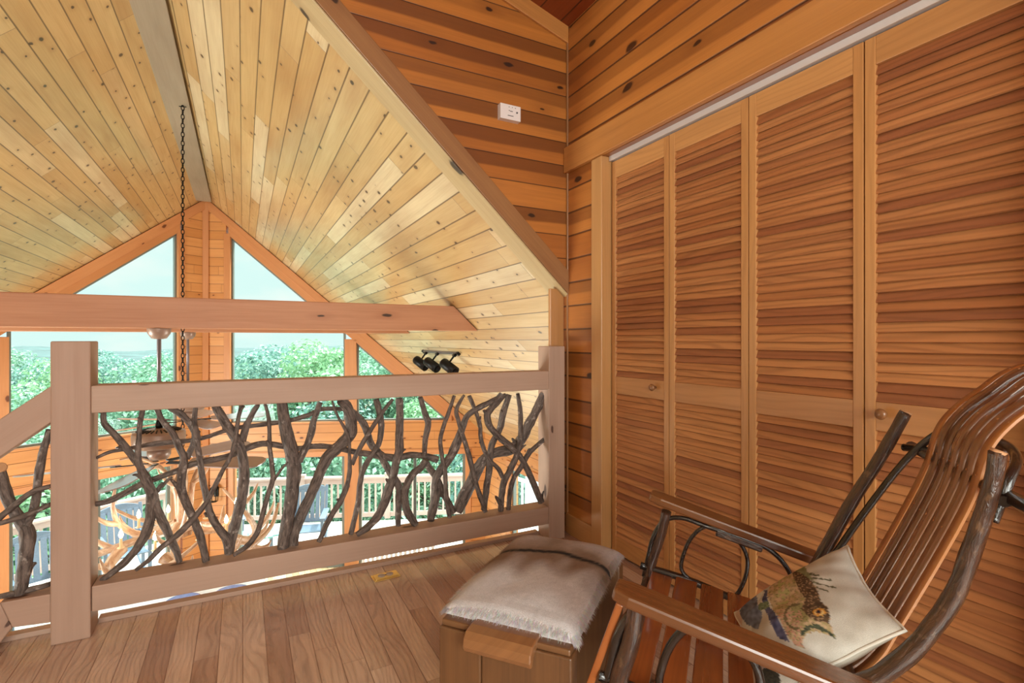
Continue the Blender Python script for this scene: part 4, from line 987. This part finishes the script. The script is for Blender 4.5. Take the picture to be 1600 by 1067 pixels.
# ---- track light on the right slope
tn = Vector((.93, 0, 1)).normalized() * -1
def trk(y, off=0.0): return Vector((2.115, y, zr(2.115))) + tn * off
tl = thing('track_light', tuple(trk(5.95)), 'black track light with three cylinder heads on the right ceiling slope', 'track light')
MT = Matrix((Vector((0, 1, 0)), tn, Vector((0, 1, 0)).cross(tn))).transposed()
b = MB(); b.box(trk(5.95, .012), (1.22, .022, .035), MT, 0); b.build('track', 'fan_rod', tl, bevel=.003)
for y in (5.33, 6.57):
    b = MB(); b.box(trk(y, .014), (.05, .03, .042), MT, 0); b.build('end_cap', 'black', tl, bevel=.004)
for y, sw in ((5.40, .0), (5.98, .1), (6.42, .05)):
    a = trk(y, .03); e = a + Vector((-.06, .02, -.09)); b = MB(); b.box(a, (.055, .05, .03), MT, 0)
    b.tube([a, a.lerp(e, .5), e], [.013, .011, .011], 8, 1); hd = b.build('lamp_arm', 'black', tl)
    d = Vector((.10, -.20 - sw * .3, -.12)).normalized(); R = d.to_track_quat('Z', 'Y').to_matrix()
    b = MB(); b.lathe([(.03, -.115), (.052, -.10), (.058, -.08), (.058, .11), (.05, .11), (.048, .06)], e + d * .02 + Vector((-.02, 0, -.035)), 20, R); b.build('lamp_head', 'black', tl)

# ---- wall lantern on the middle pillar
q = PR(.16, -.09, -1.38)
wl = thing('wall_lantern', tuple(PR(.16, 0, -1.38)), 'small dark wall lantern on the pine pillar between the windows, behind the antlers', 'lantern')
b = MB(); b.box(PR(.16, -.01, -1.36), (.07, .02, .16), MR, 2); b.tube([PR(.16, -.02, -1.30), PR(.16, -.08, -1.25), q + Vector((0, 0, .14))], .008, 8, 4); b.build('bracket', 'black', wl)
b = MB(); b.lathe([(.045, -.13), (.06, -.12), (.005, -.119)], q, 6); b.lathe([(.07, .075), (.05, .10), (.015, .14)], q, 6); 
for k in range(6): t = PI / 3 * k; b.tube([q + Vector((.055 * math.cos(t), .055 * math.sin(t), -.12)), q + Vector((.062 * math.cos(t), .062 * math.sin(t), .08))], .004, 5, 1)
b.build('cage', 'black', wl)
b = MB(); b.lathe([(.048, -.118), (.055, .075)], q, 6, smooth=False); b.build('lamp_glass', 'glass', wl)

# ---- long table in the room below, seen under the bottom rail
tb = thing('dining_table', (-.6, 6.2, ZF), 'long white-topped table in the room below, showing under the bottom rail', 'table')
b = MB(); b.box((-.62, 6.2, -1.965), (1.75, 2.55, .04), None, 1); b.build('table_top', 'white_top', tb, bevel=.008)
for sx in (-1, 1):
    for sy in (-1, 1):
        b = MB(); b.box((-.62 + sx * .75, 6.2 + sy * 1.12, (ZF - 1.985) / 2), (.08, .08, -1.985 - ZF), None, 2); b.build('leg', 'beam', tb, bevel=.004)
plate = None
for k, (x, y) in enumerate(((-.62, 7.12), (-.12, 7.10))):
    b = MB(); b.lathe([(.09, .0), (.17, .012), (.19, .022), (.18, .022), (.09, .008)], (x, y, -1.945), 36)
    o = b.build('dinner_plate', 'blue_plate', None); tag(o, ('blue ribbed plate on the white table below, nearer the tall post', 'blue ribbed plate on the white table below, farther from the tall post')[k], 'plate', 'blue plates on the table below')
sb = thing('slatted_bench', (2.55, 8.35, ZF), 'low white slatted bench at the foot of the window, under the bottom rail', 'bench')
for k in range(16):
    b = MB(); c_ = PR(2.55 + k * .075, -.20, ZF + .2); b.box(c_, (.045, .02, .36), MR, 2); b.build('slat', 'white_top', sb)
for z_ in (ZF + .03, ZF + .385):
    b = MB(); b.box(PR(3.11, -.18, z_), (1.2, .05, .03), MR, 0); b.build('bench_rail', 'white_top', sb)

# ================================================================ outside: deck, furniture, forest
m = MB(); DA = APEX + Vector((0, 2.55, 0))
def DR(s, z, n=0): return DA + TR * s + NR * n + UPZ * z
def DL(s, z, n=0): return DA + TL * s + NL * n + UPZ * z
P = [DA + UPZ * (ZF - .03), DR(7, ZF - .03), PR(6, .1, ZF - .03), PR(0, .1, ZF - .03), PL(6, .1, ZF - .03), DL(7, ZF - .03)]
m.poly([tuple(p) for p in P[:4]][::-1], lambda p: (p[0], p[1])); m.poly([tuple(p) for p in (P[0], P[3], P[4], P[5])][::-1], lambda p: (p[0], p[1]))
struct('deck_floor', m, 'deck')
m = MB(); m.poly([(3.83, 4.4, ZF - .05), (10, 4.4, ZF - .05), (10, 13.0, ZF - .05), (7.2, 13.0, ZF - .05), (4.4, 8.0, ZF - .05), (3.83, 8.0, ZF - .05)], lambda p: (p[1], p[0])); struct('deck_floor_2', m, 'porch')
def deck_rail(D, Mx, n_len, label):
    r = thing('deck_railing', tuple(D(.0, ZF)), label, 'railing')
    b = MB(); b.box(D(n_len / 2, -1.80), (n_len, .14, .04), Mx, 0); b.build('cap_rail', 'deck_rail', r, bevel=.004)
    b = MB(); b.box(D(n_len / 2, -1.88), (n_len, .04, .11), Mx, 0); b.build('top_rail', 'deck_rail', r)
    b = MB(); b.box(D(n_len / 2, -2.60), (n_len, .04, .09), Mx, 0); b.build('bottom_rail', 'deck_rail', r)
    s = .04
    for k in range(int(n_len / 1.75) + 1):
        b = MB(); b.box(D(.03 + k * 1.75, -2.2), (.11, .11, .96), Mx, 2); b.build('post', 'deck_rail', r)
    s = .16
    while s < n_len:
        if abs(((s - .03 + .87) % 1.75) - .87) > .1:
            b = MB(); b.box(D(s, -2.23), (.035, .035, .74), Mx, 2); b.build('baluster', 'deck_rail', r)
        s += .13
deck_rail(DR, MR, 5.6, 'weathered wooden deck railing beyond the windows right of the pillar')
deck_rail(DL, ML, 4.4, 'weathered wooden deck railing beyond the windows left of the pillar')

def deck_chair():
    r = thing('deck_rocking_chair', (0, 0, 0), '', 'chair', 'blue-grey slatted chairs on the deck')
    def bx(name, c, s, ax=0.0):
        b = MB(); b.box(c, s, Matrix.Rotation(ax, 3, 'X'), 2); return b.build(name, 'deck_chair', r, bevel=.004)
    t = math.radians(14)
    for k in range(6): bx('back_slat', (-.225 + k * .09, -.30, .72), (.07, .02, .56), -t * -1)
    b = MB(); P = []
    for q in range(13):
        x = -.28 + .56 * q / 12; P.append((x, 1.03 + .07 * math.cos((x / .28) * PI / 2)))
    b.prism([Vector((x, -.375, z)) for x, z in P] + [Vector((.28, -.36, .96)), Vector((-.28, -.36, .96))], (0, -.025, 0), (1, 0, 0)); b.build('top_rail', 'deck_chair', r)
    bx('back_rail', (0, -.24, .46), (.56, .025, .07), t)
    for sx in (-1, 1):
        bx('rear_post', (sx * .29, -.30, .66), (.045, .04, .84), t)
        bx('front_leg', (sx * .29, .24, .33), (.05, .05, .58)); bx('rear_leg', (sx * .29, -.20, .22), (.045, .045, .36)); bx('armrest', (sx * .30, .02, .64), (.10, .60, .025))
        b = MB(); b.tube([(sx * .29, .42, .07), (sx * .29, .2, .03), (sx * .29, -.05, .02), (sx * .29, -.35, .06), (sx * .29, -.55, .13)], .022, 8, 4); b.build('rocker', 'deck_chair', r)
    for k in range(6): bx('seat_slat', (0, .26 - k * .085, .41 - k * .006), (.54, .07, .02))
    return r
dc = deck_chair()
spots = [(-2.52, 9.35, 205, 'blue-grey slatted deck chair beyond the glass just left of the tall railing post'),
         (-1.70, 10.35, 200, 'blue-grey slatted deck chair beyond the antlers, close to the tall post'),
         (1.05, 10.15, 165, 'blue-grey slatted deck chair right of the teal table'),
         (-.30, 10.7, 178, 'blue-grey slatted deck chair left of the teal table, mostly hidden by antlers')]
for i, (x, y, a, lb) in enumerate(spots):
    if i == 0: o = dc; o.location = (x, y, ZF - .03); o.rotation_euler = (0, 0, math.radians(a)); o['label'] = lb
    else: copy_tree(dc, (x, y, ZF - .03), math.radians(a), lb)
sd = thing('side_table', (.27, 9.95, ZF), 'small octagonal teal slatted side table on the sunny deck', 'table')
b = MB()
for k in range(6):
    x = -.235 + k * .094; hw = min(.28, .28 + .16 - abs(x) * .9) if abs(x) > .16 else .28
    b.box((.27 + x, 9.95, -2.235), (.086, 2 * hw, .022), None, 1)
b.build('table_top', 'deck_table', sd)
for sx in (-1, 1):
    for sy in (-1, 1):
        b = MB(); b.box((.27 + sx * .17, 9.95 + sy * .15, -2.49), (.045, .045, .48), None, 2); b.build('leg', 'deck_chair', sd)
# porch stair railing seen through the side window
pr = thing('porch_stair_railing', (5.7, 9.3, ZF), 'white porch stair railing seen through the side window near the corner', 'railing')
for dz in (.95, .12):
    b = MB(); b.prism([Vector((4.9, 9.5, ZF + dz)), Vector((6.5, 9.1, ZF + dz - .6)), Vector((6.5, 9.1, ZF + dz - .52)), Vector((4.9, 9.5, ZF + dz + .08))], (.0, .06, 0), (1.6, -.4, -.6)); b.build('sloping_rail', 'white_top', pr)
for k in range(14):
    t = k / 13; b = MB(); b.box((4.93 + 1.55 * t, 9.52 - .39 * t, ZF + .55 - .58 * t), (.035, .035, .86), None, 2); b.build('baluster', 'white_top', pr)

# ---- forest
def tree(label, mat, seed, n=9000):
    R = random.Random(seed); t = thing('forest_tree', (0, 0, 0), label, 'tree', 'forest trees beyond the deck')
    b = MB(); b.tube([(0, 0, 0), (.1, 0, 2.5), (-.05, .1, 5.2), (0, 0, 7.2)], [.22, .18, .12, .05], 8, 3)
    for k in range(7):
        a = R.uniform(0, 6.3); z = R.uniform(2.6, 5.6); b.tube([(0, 0, z), (.8 * math.cos(a), .8 * math.sin(a), z + .5), (1.8 * math.cos(a), 1.8 * math.sin(a), z + .9)], [.08, .06, .02], 6, 2)
    b.build('trunk', 'trunk', t)
    c = MB(); blobs = []
    for k in range(24):
        a = R.uniform(0, 6.3); z = R.uniform(1.6, 8.2); e = math.sqrt(max(.05, 1 - ((z - 4.6) / 4.1) ** 2)); q = R.uniform(.35, .85) * 2.7 * e
        blobs.append((Vector((q * math.cos(a), q * math.sin(a), z)), R.uniform(.75, 1.25)))
    blobs.append((Vector((0, 0, 8.2)), 1.0))
    for k in range(n):
        o, r = R.choice(blobs); d = Vector((R.gauss(0, 1), R.gauss(0, 1), R.gauss(.25, 1))).normalized(); p = o + d * r * R.uniform(.78, 1.05)
        nn = (d + Vector((R.gauss(0, .5), R.gauss(0, .5), R.gauss(.3, .5)))).normalized(); u_ = nn.orthogonal().normalized(); u_ = (Matrix.Rotation(R.uniform(0, 6.3), 3, nn) @ u_); v_ = nn.cross(u_)
        s = R.uniform(.06, .115); i0 = len(c.v); c.v += [p - u_ * s, p - v_ * s * .6 + nn * .02, p + u_ * s, p + v_ * s * .6 + nn * .02]; c.face([i0, i0 + 1, i0 + 2, i0 + 3], [(0, 0)] * 4, R.random())
    c.build('crown', mat, t); return t
protos = [tree('mid green leafy tree in the dense forest beyond the deck', 'leaf_a', 3), tree('blue-green leafy tree in the dense forest beyond the deck', 'leaf_b', 5), tree('light green leafy tree in the dense forest beyond the deck', 'leaf_c', 9)]
tr = random.Random(21); used = [False] * 3
def put_tree(ang, r, ztop, k, sc):
    x, y = r * math.sin(math.radians(ang)), r * math.cos(math.radians(ang)); z = ztop - 9.1 * sc
    if not used[k]: o = protos[k]; used[k] = True; o.location = (x, y, z); o.rotation_euler = (0, 0, tr.uniform(0, 6)); o.scale = (sc,) * 3
    else: o = copy_tree(protos[k], (x, y, z), tr.uniform(0, 6), None, (sc * tr.uniform(.95, 1.15), sc * tr.uniform(.95, 1.15), sc))
rows = [(17, -1.3, 4.0), (21.5, -.9, 4.2), (27, -.5, 4.6), (33.5, -.25, 5.0), (41, -.05, 5.4), (50, .15, 6.0), (61, .2, 7.0)]
for r, zt, sp in rows:
    step = math.degrees(sp / r); a = -21 + tr.uniform(0, step)
    while a < 41:
        put_tree(a, r + tr.uniform(-1.4, 1.4), zt + tr.uniform(-.5, .45), tr.choice((0, 0, 1, 2)) if r < 40 else tr.choice((0, 1, 1)), tr.uniform(.85, 1.1) * (1 + (r - 17) * .004)); a += step * tr.uniform(.85, 1.15)
put_tree(6.0, 25, 1.0, 2, 1.15); put_tree(11.0, 27, .6, 0, 1.2); put_tree(2.4, 30, .75, 1, 1.1); put_tree(15.5, 24, .2, 0, 1.1)
m = MB(); n_ = 140
def gz(r, a): return -9.5 + (r - 12) * .10 if r < 70 else -4.2 - (r - 70) * .0035 + (1.0 + r * .006) * noise.noise(Vector((a * .16, r * .01, 2)))
rs = [6, 14, 30, 50, 70, 110, 170, 260, 380, 520]; ring = []
for r in rs: ring.append([Vector((r * math.sin(math.radians(a)), r * math.cos(math.radians(a)) + 3, min(gz(r, a), .4))) for a in [-70 + 140 * k / n_ for k in range(n_ + 1)]])
for i in range(len(rs) - 1):
    for k in range(n_): m.poly([ring[i][k], ring[i][k + 1], ring[i + 1][k + 1], ring[i + 1][k]], lambda p: (p[0] * .1, p[1] * .1), 0, True)
struct('hill', m, 'hill')

# ================================================================ light
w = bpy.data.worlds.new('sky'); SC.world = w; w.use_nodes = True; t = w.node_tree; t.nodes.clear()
def wn(ty, **k):
    nd = t.nodes.new(ty)
    for a, b_ in k.items(): setattr(nd, a, b_)
    return nd
tc = wn('ShaderNodeTexCoord'); sx = wn('ShaderNodeSeparateXYZ'); t.links.new(tc.outputs['Generated'], sx.inputs[0])
nz = wn('ShaderNodeTexNoise'); nz.inputs['Scale'].default_value = 5.0; nz.inputs['Detail'].default_value = 5.0
mp = wn('ShaderNodeMapping'); mp.inputs['Scale'].default_value = (1, 1, 2.6); t.links.new(tc.outputs['Generated'], mp.inputs[0]); t.links.new(mp.outputs[0], nz.inputs['Vector'])
cr = wn('ShaderNodeMapRange'); t.links.new(nz.outputs['Fac'], cr.inputs[0]); cr.inputs[1].default_value = .48; cr.inputs[2].default_value = .66
mx = wn('ShaderNodeMix', data_type='RGBA'); t.links.new(cr.outputs[0], mx.inputs[0]); mx.inputs[6].default_value = SKY_A; mx.inputs[7].default_value = SKY_B
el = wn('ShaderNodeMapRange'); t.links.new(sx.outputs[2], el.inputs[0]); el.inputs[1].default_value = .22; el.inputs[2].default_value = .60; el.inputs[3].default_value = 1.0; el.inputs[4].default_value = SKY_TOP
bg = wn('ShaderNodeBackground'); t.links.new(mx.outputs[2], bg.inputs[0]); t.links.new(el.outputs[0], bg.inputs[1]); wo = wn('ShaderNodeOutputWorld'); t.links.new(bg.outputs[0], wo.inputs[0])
sun = bpy.data.lights.new('sun', 'SUN'); sun.energy = SUN_E; sun.angle = math.radians(1.2); sun.color = (1, .96, .88)
so = bpy.data.objects.new('sun', sun); COL.objects.link(so); so.rotation_euler = Vector((.62, .12, .77)).to_track_quat('Z', 'Y').to_euler()
def area(name, loc, aim, sx_, sy_, e, col):
    l = bpy.data.lights.new(name, 'AREA'); l.shape = 'RECTANGLE'; l.size = sx_; l.size_y = sy_; l.energy = e; l.color = col
    o = bpy.data.objects.new(name, l); COL.objects.link(o); o.location = loc; o.rotation_euler = (Vector(loc) - Vector(aim)).to_track_quat('Z', 'Y').to_euler(); return o
area('loft_added_fill', (-.4, -2.85, 1.5), (-.2, 2, 1.3), 3.1, 1.75, BACK_E, (1.0, .95, .9))  # fill lamp added behind the viewer, outside the added window
area('right_added_fill', (XR + .5, 4.15, -1.3), (0, 5.0, .4), 2.0, 1.2, RIGHT_E, (.97, 1.0, .97))  # unseen fill lamp added to brighten the left ceiling slope
area('left_added_fill', (XL - .35, 4.8, -1.3), (0, 5.5, -.2), 3.1, 1.3, LEFT_E, (.95, 1.0, .98))  # unseen lamp added outside the left wall to fill the great room

# ================================================================ camera
cam = bpy.data.cameras.new('camera'); co = bpy.data.objects.new('camera', cam); COL.objects.link(co); SC.camera = co
co.location = (0, 0, H); co.rotation_euler = (PI / 2, 0, -YAW)
cam.sensor_fit = 'HORIZONTAL'; cam.sensor_width = 36.0; cam.lens = F / 1600 * 36.0; cam.shift_y = -(533.5 - CY) / 1600; cam.clip_start = .02; cam.clip_end = 2000
vs = SC.view_settings; vs.view_transform = 'Standard'; vs.look = 'None'; vs.gamma = 1.0; vs.use_curve_mapping = False; vs.exposure = EXPO
SC.cycles.use_denoising = True; SC.cycles.max_bounces = 10; SC.cycles.diffuse_bounces = 5; SC.cycles.glossy_bounces = 4; SC.cycles.transparent_max_bounces = 16; SC.cycles.sample_clamp_indirect = 8.0
